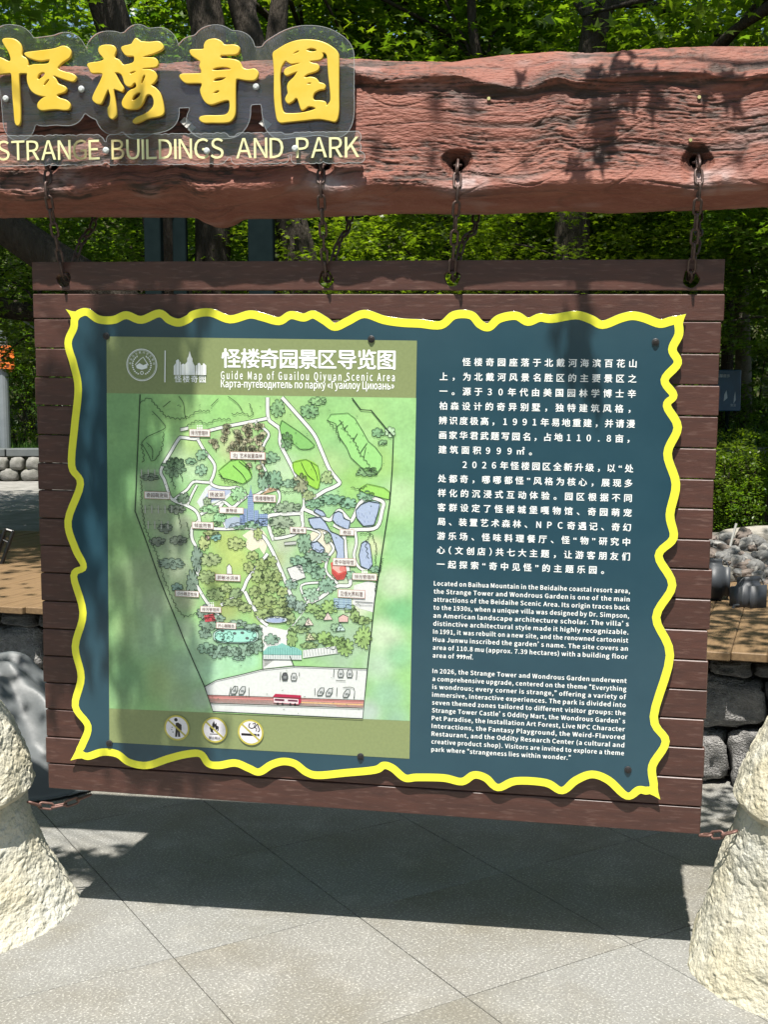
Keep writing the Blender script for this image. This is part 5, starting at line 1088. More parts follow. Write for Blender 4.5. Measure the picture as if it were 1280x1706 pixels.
# ------------------------------------------------------------------ vegetation
def maple_leaf_template():
    an = [(-90, .10), (-62, .30), (-50, .62), (-25, .48), (0, .34), (12, .92), (38, .50), (60, .42), (74, .72), (90, 1.12)]
    right = [(r * math.cos(math.radians(a_)), r * math.sin(math.radians(a_))) for a_, r in [(-90, .12), (-42, .62), (-14, .36), (14, .98), (42, .46), (66, .58), (90, 1.15)]]
    left = [(-x, y) for x, y in right[1:-1]][::-1]
    ring = right + left
    V_ = [(0, .05, 0)] + [(x, y, -.22 * (x * x + y * y) * .6) for x, y in ring]; n = len(ring)
    return np.array(V_), np.array([(0, 1 + i, 1 + (i + 1) % n) for i in range(n)])
def oval_template():
    ring = [(0, -.6), (.32, -.1), (.24, .5), (0, 1.0), (-.24, .5), (-.32, -.1)]
    V_ = [(x, y, -.12 * abs(x) - .10 * y * y) for x, y in ring]; return np.array(V_), np.array([(0, 1, 5), (1, 2, 5), (2, 4, 5), (2, 3, 4)])
LT, LO = maple_leaf_template(), oval_template()
def leaf_mesh(name, cen, size, m, tmpl, tilt=.55, rs=None, droop=None):
    rs = rs or RNG; n = len(cen); V0, F0 = tmpl; k = len(V0)
    az = rs.uniform(0, 2 * math.pi, n); ti = np.abs(rs.normal(0, tilt, n)); td = rs.uniform(0, 2 * math.pi, n); sz = size * rs.uniform(.6, 1.25, n)
    nx = np.stack([np.sin(ti) * np.cos(td), np.sin(ti) * np.sin(td), np.cos(ti)], 1)
    ax = np.stack([np.cos(az), np.sin(az), np.zeros(n)], 1); ax = ax - nx * (ax * nx).sum(1)[:, None]; ax /= np.linalg.norm(ax, axis=1)[:, None]; ay = np.cross(nx, ax)
    V_ = cen[:, None, :] + sz[:, None, None] * (V0[None, :, 0:1] * ax[:, None] + V0[None, :, 1:2] * ay[:, None] + V0[None, :, 2:3] * nx[:, None])
    F_ = (F0[None] + (np.arange(n) * k)[:, None, None]).reshape(-1, 3)
    return np_mesh(name, V_.reshape(-1, 3), F_, False, m)
def sprays(nc, per, ell, rad, seed, flat_=.16, shell=.45):
    rs = np.random.default_rng(seed); d = rs.normal(size=(nc, 3)); d /= np.linalg.norm(d, axis=1)[:, None]
    r = (shell + (1 - shell) * rs.random(nc) ** .6); c = d * r[:, None] * np.array(ell)
    pts = []
    for q in c:
        a_ = rs.uniform(0, 2 * math.pi, per); rr = rad * rs.uniform(.5, 1.2) * np.sqrt(rs.random(per)); tx, ty = rs.normal(0, .22, 2)
        x, y = rr * np.cos(a_), rr * np.sin(a_); pts.append(np.stack([q[0] + x, q[1] + y, q[2] + x * tx + y * ty - .35 * rr * rr / rad + rs.normal(0, flat_ * rad, per)], 1))
    return np.concatenate(pts), c
crowns = []
for k in range(3):
    p, c = sprays(150, 52, (2.0, 2.0, 1.7), .50, 200 + k); crowns.append((leaf_mesh('crown', p, .062, M_leafA, LT, .6, np.random.default_rng(300 + k)), c))
small = []
for k in range(2):
    p, c = sprays(70, 48, (.9, .8, .75), .24, 260 + k); small.append((leaf_mesh('foliage', p, .042, M_leafA if k == 0 else M_leafB, LO, .7, np.random.default_rng(320 + k)), c))
def bezp(p0, p1, p2, p3, n): return [(1 - t) ** 3 * p0 + 3 * t * (1 - t) ** 2 * p1 + 3 * t * t * (1 - t) * p2 + t ** 3 * p3 for t in np.linspace(0, 1, n)]
def bark_tube(mb, pts, rad, n=16):
    rd = random.Random(len(mb.V)); mb.tube(pts, rad, n)
def tree(path, rad, crown_c, crown_k, label, scale=(1, 1, 1), group='maple trees behind the sign', rot=None, m=M_bark, nl=7):
    """path: world trunk polyline (first point at the ground), crown centre"""
    path = [np.array(p, float) for p in path]; root = empty('maple_tree', path[0], label=label, cat='tree', group=group)
    loc = path[0]; g = MB(); fine = []
    for i in range(len(path) - 1):
        for t in np.linspace(0, 1, 6, endpoint=False): fine.append(path[i] * (1 - t) + path[i + 1] * t)
    fine.append(path[-1]); fine = np.array(fine)
    for _ in range(4): fine[1:-1] = (fine[:-2] + 2 * fine[1:-1] + fine[2:]) / 4
    R_ = np.interp(np.linspace(0, 1, len(fine)), np.linspace(0, 1, len(rad)), rad); g.tube([p - loc for p in fine], list(R_), 16)
    g.build('trunk', m, root, True)
    if crown_c is not None:
        cm_, cs_ = crowns[crown_k % 3]; cc_ = np.array(crown_c, float); ra = random.uniform(0, 6.28) if rot is None else rot
        b = MB(); tip = fine[-1] - loc
        for q in cs_[::max(1, len(cs_) // nl)]:
            w_ = Matrix.Rotation(ra, 3, 'Z') @ Vector(q * np.array(scale)); e = cc_ + np.array(w_) - loc; st_ = fine[int(len(fine) * random.uniform(.55, .98))] - loc
            b.tube(bezp(st_, st_ + (tip - st_) * .5 + np.array([0, 0, .2]), e * .6 + st_ * .4 + np.array([0, 0, .15]), e, 7), list(np.linspace(rad[-1] * .55, .008, 7)), 7)
        b.build('limb', m, root, True)
        o = link('crown', cm_, None, root); o.location = cc_ - loc; o.scale = scale; o.rotation_euler = (0, 0, ra)
    return root
def tp(px, py, y): return tuple(at(px, py, y))
# trunks one can tell apart, with the place each is seen at
def base(px, y, z=.5): x = at(px, 700, y)[0]; return (x, y, z)
tree([base(352, 8.75), tp(355, 400, 8.75), tp(350, 60, 8.75), tp(337, 0, 8.75), tp(320, -250, 8.75)], [.16, .13, .125, .125, .09], (-1.6, 11.4, 5.4), 0, 'dark maple trunk seen between the second and third golden characters')
tree([base(560, 8.7), tp(505, 437, 8.7), tp(480, 350, 8.7), tp(424, 80, 8.7), tp(397, 0, 8.7), tp(370, -260, 8.7)], [.17, .12, .11, .095, .09, .07], (-.6, 11.0, 5.6), 1, 'leaning dark maple trunk rising behind the third golden character')
tree([base(437, 8.9), tp(437, 400, 8.9), tp(459, 70, 8.9), tp(467, 0, 8.9), tp(480, -240, 8.9)], [.15, .12, .08, .065, .05], (.3, 11.8, 5.2), 2, 'straight dark maple trunk between the third and fourth golden characters')
tree([base(945, 8.6), tp(952, 437, 8.6), tp(955, 350, 8.6), tp(990, 60, 8.7), tp(1030, -200, 8.7)], [.20, .135, .12, .10, .07], (2.3, 10.4, 4.8), 0, 'thick maple trunk with furrowed bark seen under the middle of the beam', (1.1, 1, .95))
tree([base(880, 9.6), tp(850, 437, 9.6), tp(862, 380, 9.6), tp(840, 300, 9.6), tp(785, 60, 9.6), tp(785, -120, 9.6)], [.12, .09, .07, .05, .04, .03], (.8, 10.4, 5.9), 1, 'thin crooked trunk left of the thick furrowed trunk', (.8, .8, .8))
tree([base(735, 11), tp(738, 400, 11), tp(738, 100, 11), tp(740, 0, 11), tp(745, -200, 11)], [.08, .07, .055, .05, .03], (.3, 12.6, 5.4), 2, 'slim straight trunk above the left middle of the beam', (.9, .9, .8))
tree([base(700, 12), tp(695, 100, 12), tp(700, 0, 12), tp(690, -200, 12)], [.08, .06, .05, .03], (-.8, 13.5, 5.6), 0, 'slim dark trunk just right of the fourth golden character', (.8, .8, .7))
tree([base(330, 7.3), tp(240, 530, 7.3), tp(110, 447, 7.3), tp(0, 372, 7.3), tp(-110, 290, 7.3), tp(-160, 100, 7.3)], [.17, .14, .12, .11, .10, .07], (-3.6, 7.9, 4.6), 1, 'dark maple leaning to the left whose slanting trunk crosses left of the first chain')
fb = MB(); fb.tube([tp(-60, 505, 8.2), tp(0, 512, 8.2), tp(60, 522, 8.2), tp(160, 540, 8.2)], [.075, .075, .065, .05], 12); fb.build('fallen_trunk', M_bark, None, True, label='dark horizontal trunk crossing behind the left end of the board', cat='trunk')
tree([base(1330, 7.2), tp(1345, 300, 7.2), tp(1350, -100, 7.2)], [.16, .13, .10], (3.0, 9.4, 4.3), 2, 'maple at the right edge with bright drooping foliage', (1.0, 1, 1.15))
tree([base(1245, 10.5), tp(1240, 600, 10.5), tp(1232, 400, 10.5), tp(1260, 0, 10.5)], [.08, .07, .06, .05], (3.4, 11.3, 4.4), 0, 'slim pale trunk beyond the small blue sign at right', m=M_barkpale)
# further trees filling the wood
fill = [(-4.4, 11.2, 4.4), (-2.6, 12.6, 3.6), (1.4, 13.0, 3.5), (3.2, 13.8, 4.0), (5.2, 10.5, 4.6), (-2.2, 10.4, 3.6), (-.2, 14.5, 3.6), (1.1, 10.8, 3.7), (2.9, 10.2, 3.6), (-3.3, 19.8, 3.4), (-7.0, 21.5, 4.5), (-5.4, 22, 3.0), (0, 17.5, 4.5), (3, 18, 4.5)]
for i, (x, y, z_) in enumerate(fill):
    if y > 8 and -9 < x < -1.7 and y < 17.2: y = y if x > -3 else y
    r_ = tree([(x, y, .5), (x + .1, y, z_ * .6), (x, y + .1, z_ + .5)], [.06, .05, .03], (x, y, z_), i, 'leafy maple deeper in the wood behind the beam', (1.05, 1.0, .95), 'maples deeper in the wood')
# crowns round the plaza behind and beside the photographer: shade the place has
ringt = [(-5.5, 4.6, 5.2), (5.2, 4.2, 5.2), (-6.2, -.5, 4.8), (6.4, -.5, 4.8), (-5.5, -5.0, 4.5), (5.5, -5.5, 4.5), (-1.8, -7.0, 4.2), (2.2, -7.2, 4.2)]
for i, (x, y, z_) in enumerate(ringt):
    tree([(x * 1.1, y, -.03), (x * 1.08, y, 2.5), (x, y, z_)], [.17, .13, .08], (x, y, z_), i, ['broad maple beside the left end of the terrace wall', 'broad maple beside the right end of the terrace wall', 'broad maple on the left side of the plaza', 'broad maple on the right side of the plaza', 'broad maple at the near left corner of the plaza', 'broad maple at the near right corner of the plaza', 'broad maple behind the viewer, left one of two', 'broad maple behind the viewer, right one of two'][i], (1.35, 1.35, 1.25), 'maples around the plaza')
# high canopy over the upper terrace
for i, (x, y, z_) in enumerate([(-2.9, 6.2, 7.6), (1.3, 6.5, 8.2), (-5.2, 8.5, 7.0), (5.0, 5.4, 7.6)]):
    tree(([(3.7, 9.0, .5), (3.5, 8.5, 3.5), (x, y + .6, z_)] if i == 1 else [((-1.3 if i == 0 else x * 1.1 + .3), y + 2.2, .5), ((-1.5 if i == 0 else x * 1.08), y + 1.6, 3.5), (x, y + .6, z_)]), [.15, .12, .07], (x, y, z_), i + 1, 'tall maple whose high crown shades the terrace', ((1.15, .95, .8) if i != 1 else (1.0, .62, .6)), 'tall maples over the terrace')

# young maples filling the gap between beam and board
for i, (x, y, z_) in enumerate([(-2.5, 8.6, 2.5), (-1.7, 9.4, 2.6), (-.2, 8.9, 2.45), (.45, 9.3, 2.6), (1.5, 8.8, 2.5), (2.1, 9.6, 2.6), (3.0, 8.6, 2.6), (-3.3, 9.6, 2.7)]):
    tree([(x, y, .5), (x + .05, y, 1.4), (x, y, z_)], [.03, .025, .015], (x, y, z_), i, 'young maple seen in the gap between beam and board', (.5, .5, .42), 'young maples behind the board', nl=5)
# far wood mass
rs = np.random.default_rng(5); n = 42000
p = np.stack([rs.uniform(-16, 16, n), rs.uniform(15.0, 23, n), 10.5 * rs.random(n) ** .9], 1)
d_ = fbm(p[:, 0] * .9 + 60, p[:, 2] * .9 + p[:, 1] * .7 + 60, 91, 3); p = p[d_ > .40]
p = p[~((p[:, 0] > -9.5) & (p[:, 0] < -1.6) & (p[:, 1] < 18))]
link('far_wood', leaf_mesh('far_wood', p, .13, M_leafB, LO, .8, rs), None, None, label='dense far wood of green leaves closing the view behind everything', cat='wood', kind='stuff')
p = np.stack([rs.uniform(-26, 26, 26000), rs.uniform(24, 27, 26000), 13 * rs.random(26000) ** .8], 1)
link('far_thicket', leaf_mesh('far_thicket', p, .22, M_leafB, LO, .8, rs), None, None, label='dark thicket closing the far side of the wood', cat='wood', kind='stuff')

def bush(name, loc, sc_, k, label, group=None, rot=None, cat='bush', m=None):
    root = empty(name, loc, label=label, cat=cat, group=group); me, cs_ = small[k]
    g = MB()
    for q in cs_[::9]:
        e = q * np.array(sc_); e[2] = abs(e[2]) if e[2] < 0 else e[2]; g.tube([np.array([e[0] * .1, e[1] * .1, -.6 * sc_[2]]), e * .5 + np.array([0, 0, -.2 * sc_[2]]), e], [.012, .008, .004], 5)
    g.build('stem', M_bark, root); o = link('foliage', me, None, root); o.scale = sc_; o.rotation_euler = (0, 0, rot if rot is not None else random.uniform(0, 6)); return root
# right-hand bushes in front of the kerb, then the bank behind it
for i, (px, py, y, s_) in enumerate([(1205, 800, 8.0, .50), (1245, 815, 7.9, .48), (1285, 790, 8.1, .55), (1180, 835, 8.1, .42), (1225, 775, 8.4, .5), (1275, 845, 7.7, .40), (1150, 800, 8.4, .5)]):
    bush('shrub', tp(px, py, y), (s_, s_, s_ * .8), 0, 'bright green shrub in front of the dark kerb at right', 'shrubs behind the pebbles at right')
for i, (px, py, y, s_) in enumerate([(1200, 715, 10.2, .6), (1240, 720, 10.4, .6), (1285, 700, 10.0, .7), (1262, 640, 11.5, .9), (1215, 560, 12, .9), (1290, 520, 11.5, 1.0), (1240, 470, 12.5, 1.0)]):
    bush('shrub', tp(px, py, y), (s_, s_, s_ * .8), i % 2, 'leafy shrub on the bank behind the blue notice at right', 'shrubs on the bank at right')
for i, (px, py, y, s_) in enumerate([(20, 560, 18.6, 1.1), (55, 640, 18.8, 1.2), (15, 470, 19, 1.3), (60, 500, 19, 1.2), (30, 690, 18.8, .9), (-30, 620, 18.8, 1.1), (85, 580, 19, 1.2)]):
    bush('shrub', tp(px, py, y), (s_, s_, s_), i % 2, 'leafy shrub behind the low stone wall at left', 'shrubs beyond the low wall at left')
# grass on the banks
n = 5200; gx = np.concatenate([rs.uniform(-8.5, -3.0, 2600), rs.uniform(1.7, 5.4, 2600)]); gy = np.concatenate([rs.uniform(17.4, 19.2, 2600), rs.uniform(9.4, 11.2, 2600)]); gz = np.concatenate([np.full(2600, .86), np.full(2600, 1.22)])
Vg, Fg = [], []
hgt = rs.uniform(.08, .26, n); ln2 = rs.normal(0, .06, (n, 2)); wd = rs.uniform(.006, .014, n); aa = rs.uniform(0, 3.14, n)
b0 = np.stack([gx - wd * np.cos(aa), gy - wd * np.sin(aa), gz - .02], 1); b1 = np.stack([gx + wd * np.cos(aa), gy + wd * np.sin(aa), gz - .02], 1); t0 = np.stack([gx + ln2[:, 0], gy + ln2[:, 1], gz + hgt], 1)
V_ = np.stack([b0, b1, t0], 1).reshape(-1, 3); link('grass', np_mesh('grass', V_, np.arange(n * 3).reshape(-1, 3), False, M_grass), None, None, kind='stuff', label='tufts of green grass on the planted banks', cat='grass')
bank = MB()
bank.box(1.45, 9, 9.2, 16, .45, 1.21); bank.box(-12, -2.6, 17.5, 23.5, .45, .84); bank.build('planted_bank', M_soil, kind='structure')
kb = MB(); kb.box(1.4, 5.5, 9.0, 9.2, 1.12, 1.235, bev=.02); kb.build('kerb_rail', mat('weathered_kerb', (.16, .16, .15), .7, var=(.07, .07, .06), vscale=6), None, label='weathered grey kerb along the top of the bank at right', cat='kerb')

# ------------------------------------------------------------------ posts behind the board
for px, y, w_, lb in ((256, 6.9, .095, 'dark teal painted post behind the board, left one of the close pair'), (300, 7.1, .08, 'dark teal painted post behind the board, right one of the close pair'), (436, 6.7, .14, 'thick dark teal post in front of the leaning trunk')):
    x = at(px, 400, y)[0]; r_ = empty('post', (x, y, .5), label=lb, cat='post')
    g = MB(); g.box(-w_ / 2, w_ / 2, -w_ / 2, w_ / 2, 0, 2.68, bev=.006); g.build('shaft', M_post, r_)
    g = MB(); g.box(-w_ * .9, w_ * .9, -w_ * .9, w_ * .9, 0, .05, bev=.004); g.build('foot_plate', M_post, r_)
    g = MB(); g.box(-w_ * .6, w_ * .6, -w_ * .6, w_ * .6, 2.675, 2.70, bev=.004); g.build('post_cap', M_post, r_)
# cable
g = MB(); g.tube([tp(-30, 495, 9), tp(5, 498, 9), tp(22, 512, 9), tp(40, 535, 9), tp(60, 549, 9), tp(110, 560, 9)], .009, 6); g.build('cable', mat('grey_cable', (.35, .36, .36), .5), None, True, label='pale grey cable looping past the trunk at the left edge', cat='cable')
# orange arrow sign on grey pole
SD, SK = 17.65, 1.47; xs_ = at(5, 640, SD)[0]
sg = empty('direction_sign', (xs_, SD, .84), label='orange stacked arrow direction sign on a grey pole at the left edge', cat='sign')
g = MB(); g.tube([(0, 0, 0), (0, 0, 1.28)], .055, 14); g.build('pole', mat('grey_pole', (.15, .17, .18), .4, .5, var=(.2, .22, .23), vscale=4), sg)
sg.scale = (SK, SK, SK)
M_or = mat('orange_sign_paint', (.75, .17, .02), .5); M_or2 = mat('dark_orange_ink', (.16, .03, .01), .5)
for k in range(3):
    z0 = float((at(0, 615 - k * 13.5, SD)[2] - .84) / SK); g = MB()
    g.box(-.32, .10, -.08, -.055, z0, z0 + .068, bev=.003); g.build('arrow_board', M_or, sg)
    g = MB(); g.add([(.10, -.0805, z0), (.145, -.0805, z0 + .034), (.10, -.0805, z0 + .068), (.10, -.056, z0), (.145, -.056, z0 + .034), (.10, -.056, z0 + .068)], [(0, 1, 2), (5, 4, 3), (0, 3, 4, 1), (1, 4, 5, 2)]); g.build('arrow_tip', M_or, sg)
    g = MB()
    for q in range(5): g.add([(-.12 + q * .045, -.0815, z0 + .02), (-.09 + q * .045, -.0815, z0 + .02), (-.09 + q * .045, -.0815, z0 + .048), (-.12 + q * .045, -.0815, z0 + .048)], [(0, 1, 2, 3)])
    g.build('lettering', M_or2, sg)
g = MB(); g.box(-.09, .12, -.02, .0, float((at(0, 620, SD)[2] - .84) / SK), float((at(0, 578, SD)[2] - .84) / SK), bev=.004); g.build('back_plate', M_or, sg)
# blue notice on thin post
bx = at(1213, 650, 9.6)[0]; ns = empty('notice_sign', (bx, 9.6, 1.2), label='small dark blue notice with white characters on a thin post at right', cat='sign')
zt2 = float(at(1213, 616, 9.6)[2] - 1.2); zb2 = float(at(1213, 685, 9.6)[2] - 1.2)
g = MB(); g.box(-.14, .105, -.02, .02, zb2, zt2, bev=.006); g.build('notice_board', mat('notice_blue', (.012, .06, .14), .3, var=(.02, .10, .22), vscale=9), ns)
g = MB(); g.tube([(0, 0, 0), (0, 0, zb2 + .01)], .014, 8); g.build('post', M_post, ns)
g = MB()
V_, F_ = text_mesh('安全提示', .01)
for s_, x, z_, h in (('温馨提示', -.10, zt2 - .06, .028), ('请勿', -.12, zt2 - .17, .024), ('攀', -.12, zt2 - .21, .022), ('安全', .02, zb2 + .04, .024)):
    V_, F_ = text_mesh(s_, .01); g.add([(x + a_ * h, -.0212 - c_, z_ + b_ * h) for a_, b_, c_ in V_], F_)
for x0, z0, dx, dz in ((-.035, zb2 + .08, .03, .09), (.045, zb2 + .06, .018, .10)): g.add([(x0, -.0215, z0), (x0 + dx, -.0215, z0 + dz * .3), (x0 + dx * .7, -.0215, z0 + dz), (x0 + .004, -.0215, z0 + dz * .6)], [(0, 1, 2, 3)])
g.build('notice_print', mat('notice_white', (.5, .6, .7), .5), ns, kind='stuff')

# ------------------------------------------------------------------ things on the deck
M_peb = mat('river_stone', (.17, .168, .16), .7, .4, var=(.09, .09, .09), vscale=4, var2=(.28, .27, .25), v2scale=2.5, v2lo=.55, v2hi=.62, bump=.3, bscale=40, bdist=.004)
M_peb2 = mat('warm_river_stone', (.17, .135, .11), .7, .4, var=(.12, .10, .09), vscale=5, bump=.3, bscale=40, bdist=.004)
pmz = [rock_mesh('stone', .5, .42, .36, 80 + k, 4, .30, .28, M_peb if k % 3 else M_peb2) for k in range(5)]
spots = [(1186, 900), (1197, 908), (1212, 896), (1224, 905), (1240, 908), (1252, 912), (1262, 925), (1275, 930), (1208, 915), (1219, 921), (1233, 925), (1246, 929), (1228, 936), (1240, 944), (1252, 945), (1270, 950), (1282, 938), (1284, 955), (1215, 935), (1203, 928), (1192, 922), (1260, 903), (1274, 912), (1241, 893), (1286, 918), (1180, 925), (1172, 905), (1268, 968), (1283, 972), (1256, 960), (1246, 958), (1236, 957)]
for i, (px, py) in enumerate(spots):
    z_ = .60 + (955 - py) * .0028 + .03; pz = ground_at(px, py, z_)
    o = link('river_stone', pmz[i % 5], None, None); s_ = random.uniform(.055, .10) if i > 3 else .07
    o.location = pz; o.scale = (s_ * random.uniform(1.0, 1.5), s_ * 1.1, s_ * random.uniform(.9, 1.2)); o.rotation_euler = (random.uniform(-.3, .3), random.uniform(-.4, .4), random.uniform(0, 3))
    set_props(o, 'smooth round river stone in the heap behind the dark casings', 'stone', 'river stones heaped on the deck at right')
def big(px, py, w_, h_, k, lb):
    z_ = .68; pz = ground_at(px, py, z_ + .06); o = link('river_stone', pmz[k], None, None); o.location = pz; o.scale = (w_, w_ * .8, h_); o.rotation_euler = (.1, -.2, .4); set_props(o, lb, 'stone')
big(1241, 893, .13, .11, 1, 'largest round grey river stone on top of the heap'); big(1262, 905, .19, .11, 3, 'wide pale river stone on top of the heap beside the round grey one')
# mound of stones' bed
g = MB(); q = [ground_at(x, y, .586) for x, y in ((1150, 962), (1330, 985), (1330, 905), (1150, 900))]
bed = rock_mesh('gravel_bed', 1.0, .65, .16, 7, 4, .1, 0, mat('gravel', (.10, .095, .085), .9, .2, var=(.16, .15, .13), vscale=25, bump=1, bscale=30, bdist=.02)); o = link('gravel_bed', bed, None, None, kind='stuff', label='low bed of dark gravel under the river stones', cat='gravel'); o.location = (q[0] + (q[1] - q[0]) * .5 + np.array([.1, .75, .03]))
# pale log with holes
lg = empty('pale_log', tuple(at(1272, 897, 6.9)), label='pale weathered log with dark holes lying behind the river stones', cat='log')
g = MB(); g.tube([(-.30, 0, -.005), (-.22, 0, 0), (-.05, 0, .01), (.12, 0, .012), (.28, 0, .0), (.33, 0, -.01)], [.02, .055, .066, .068, .058, .03], 16); g.build('stem', mat('bleached_wood', (.32, .30, .26), .7, var=(.22, .2, .17), vscale=12, stretch=(1, 6, 6), bump=.4), lg, True)
for x, z_ in ((.02, .02), (.065, .015), (.045, -.02)): g = MB(); g.tube([(x, -.058, z_), (x, -.0685, z_ * 1.02)], [.012, .011], 10); g.build('knot_hole', M_joint, lg)
# leaning thin pale stick
g = MB(); g.tube([tp(1217, 912, 6.6), tp(1222, 893, 6.6), tp(1228, 872, 6.6)], .007, 6); g.build('stake', mat('pale_stick', (.4, .4, .38), .6), None, label='thin pale stake standing in the stones at right', cat='stake')
# dark rounded casings
M_cas = mat('dark_grey_plastic', (.032, .036, .042), .5, .5, var=(.045, .05, .058), vscale=6, bump=.1, bscale=60, bdist=.002)
def casing(cx_, cy_, y, w_, h_, dpt, rot, lb):
    r_ = empty('plastic_casing', tuple(at(cx_, cy_, y)), label=lb, cat='casing'); r_.rotation_euler = (0, 0, rot)
    import bmesh
    bm = bmesh.new(); bmesh.ops.create_cube(bm, size=1)
    for v in bm.verts: v.co = Vector((v.co.x * w_ * (1.0 if v.co.y < 0 else .82), v.co.y * dpt, v.co.z * h_ * (1 if v.co.y < 0 else .8)))
    bmesh.ops.bevel(bm, geom=bm.edges[:], offset=w_ * .24, segments=5, affect='EDGES'); me = bpy.data.meshes.new('shell'); bm.to_mesh(me); bm.free()
    me.polygons.foreach_set('use_smooth', np.ones(len(me.polygons), bool)); o = link('shell', me, M_cas, r_)
    g = MB(); n = 24; pts = [(w_ * .465 * np.sign(math.cos(t)) * abs(math.cos(t)) ** .6 * .985, -dpt * .14, h_ * .465 * np.sign(math.sin(t)) * abs(math.sin(t)) ** .6) for t in np.linspace(0, 2 * math.pi, n)]
    g.tube(pts, .003, 6, False); g.build('seam', M_cas, r_)
    g = MB(); g.tube([(-w_ * .5, -dpt * .2, -h_ * .5), (-w_ * .68, -dpt * .2, -h_ * .46), (-w_ * .70, -dpt * .2, -h_ * .25), (-w_ * .60, -dpt * .2, -h_ * .12), (-w_ * .45, -dpt * .2, -h_ * .12)], .007, 8); g.build('bracket', M_cas, r_)
casing(1246, 995, 5.65, .185, .225, .16, .45, 'rounded dark grey plastic casing lying on the deck, the right one')
casing(1190, 966, 5.85, .17, .24, .17, -.3, 'rounded dark grey plastic casing half hidden behind the board edge')
# dark folding easel at left edge
ez = empty('folding_chair', tuple(at(0, 985, 7.3)), label='dark folding chair frame leaning at the left edge above the deck', cat='chair')
M_blk = mat('black_frame', (.012, .013, .014), .35, .5)
def w2(px, py): return np.array(at(px, py, 7.3)) - np.array(at(0, 985, 7.3))
g = MB(); g.tube([w2(22, 884), w2(-14, 985), w2(-30, 1005)], .012, 8); g.build('leg', M_blk, ez)
g = MB(); g.tube([w2(9, 880), w2(-20, 960), w2(-42, 1000)], .012, 8); g.build('leg', M_blk, ez)
g = MB(); g.tube([w2(22, 886), w2(9, 882)], .010, 8); g.tube([w2(15, 905), w2(0, 898)], .008, 8); g.build('crossbar', M_blk, ez)
g = MB(); q = [w2(10, 893), w2(-16, 884), w2(-40, 960), w2(-14, 958)]; g.add([tuple(p) for p in q] + [tuple(p + np.array([0, .012, 0])) for p in q], [(0, 1, 2, 3), (7, 6, 5, 4), (0, 4, 5, 1), (1, 5, 6, 2), (2, 6, 7, 3), (3, 7, 4, 0)]); g.build('seat', M_blk, ez)

# ------------------------------------------------------------------ grey tarpaulin heap
nu, nv = 150, 130; U_, Vv_ = np.meshgrid(np.linspace(-1, 1, nu), np.linspace(-1, 1, nv)); rr = np.sqrt(U_ ** 2 + Vv_ ** 2)
hgt = .52 * np.clip(1 - (rr / .93) ** 1.9, 0, 1) ** .8
ang2 = np.arctan2(Vv_, U_); folds = .045 * np.clip(rr * 1.2, 0, 1) * np.sin(ang2 * 11 + 2.5 * fbm(U_ * 2 + 9, Vv_ * 2 + 9, 3)) + .09 * (fbm(U_ * 2.2 + 20, Vv_ * 2.2 + 20, 33, 3) - .5) + .02 * np.sin(14 * (U_ + .6 * Vv_) + 6 * fbm(U_ * 3 + 2, Vv_ * 3 + 2, 8))
H = np.maximum(hgt + folds * np.clip(hgt * 4, 0.12, 1), .004 + .012 * fbm(U_ * 6 + 5, Vv_ * 6 + 5, 2))
cx0, cy0 = -1.78, 4.92; rx, ry = .72, .50
X = cx0 + U_ * rx * (1 + .06 * np.sin(ang2 * 5)) ; Y = cy0 + Vv_ * ry; keep = rr < 1.0
I = np.arange(nu * nv).reshape(nv, nu); F = np.stack([I[:-1, :-1], I[:-1, 1:], I[1:, 1:], I[1:, :-1]], -1).reshape(-1, 4); kf = keep.ravel()[F].all(1)
tarp = np_mesh('tarpaulin', np.stack([X, Y, H], -1).reshape(-1, 3), F[kf], True, M_tarp)
link('tarpaulin', tarp, None, None, label='crumpled grey tarpaulin draped over a heap beside the left pillar', cat='tarpaulin')
g = MB(); zz_ = rock_mesh('covered_heap', rx * .5, ry * .5, .26, 5, 3, .1, .2, M_soil); o = link('covered_heap', zz_, None, None, label='heap hidden under the grey tarpaulin', cat='heap'); o.location = (cx0, cy0, .05)

# ------------------------------------------------------------------ overhanging boughs that shade the sign
def shade_pt(p, t): return np.array(p) + TO_SUN * t
mt = empty('maple_tree', (3.6, 1.6, -.03), label='maple standing to the right outside the frame whose boughs overhang the sign', cat='tree')
loc = np.array([3.6, 1.6, -.03]); g = MB()
g.tube([p - loc for p in bezp(loc, loc + np.array([.1, 0, 2]), np.array([3.4, 1.5, 3.4]), np.array([2.6, 1.4, 4.6]), 14)], list(np.linspace(.15, .07, 14)), 14); g.build('trunk', M_bark, mt, True)
leafpts, sizes, tw_ = [], [], MB()
hub = np.array([2.6, 1.4, 4.6])
def twig(end, r0=.012, start=None):
    st_ = hub if start is None else np.array(start); m_ = (st_ + end) / 2 + np.array([0, 0, .35]); tw_.tube([p - loc for p in bezp(st_, m_, (m_ + end) / 2, end, 10)], list(np.linspace(r0, .0025, 10)), 6)
def bw(px, py): u_, v_ = bp(px, py, PF); return BO + BU * u_ + BV * v_ + BW * PF
def ew(px, py): s_, z_ = ep(px, py, .03); return EO + EU * s_ + EV * z_ + EW * .03
rs = np.random.default_rng(12)
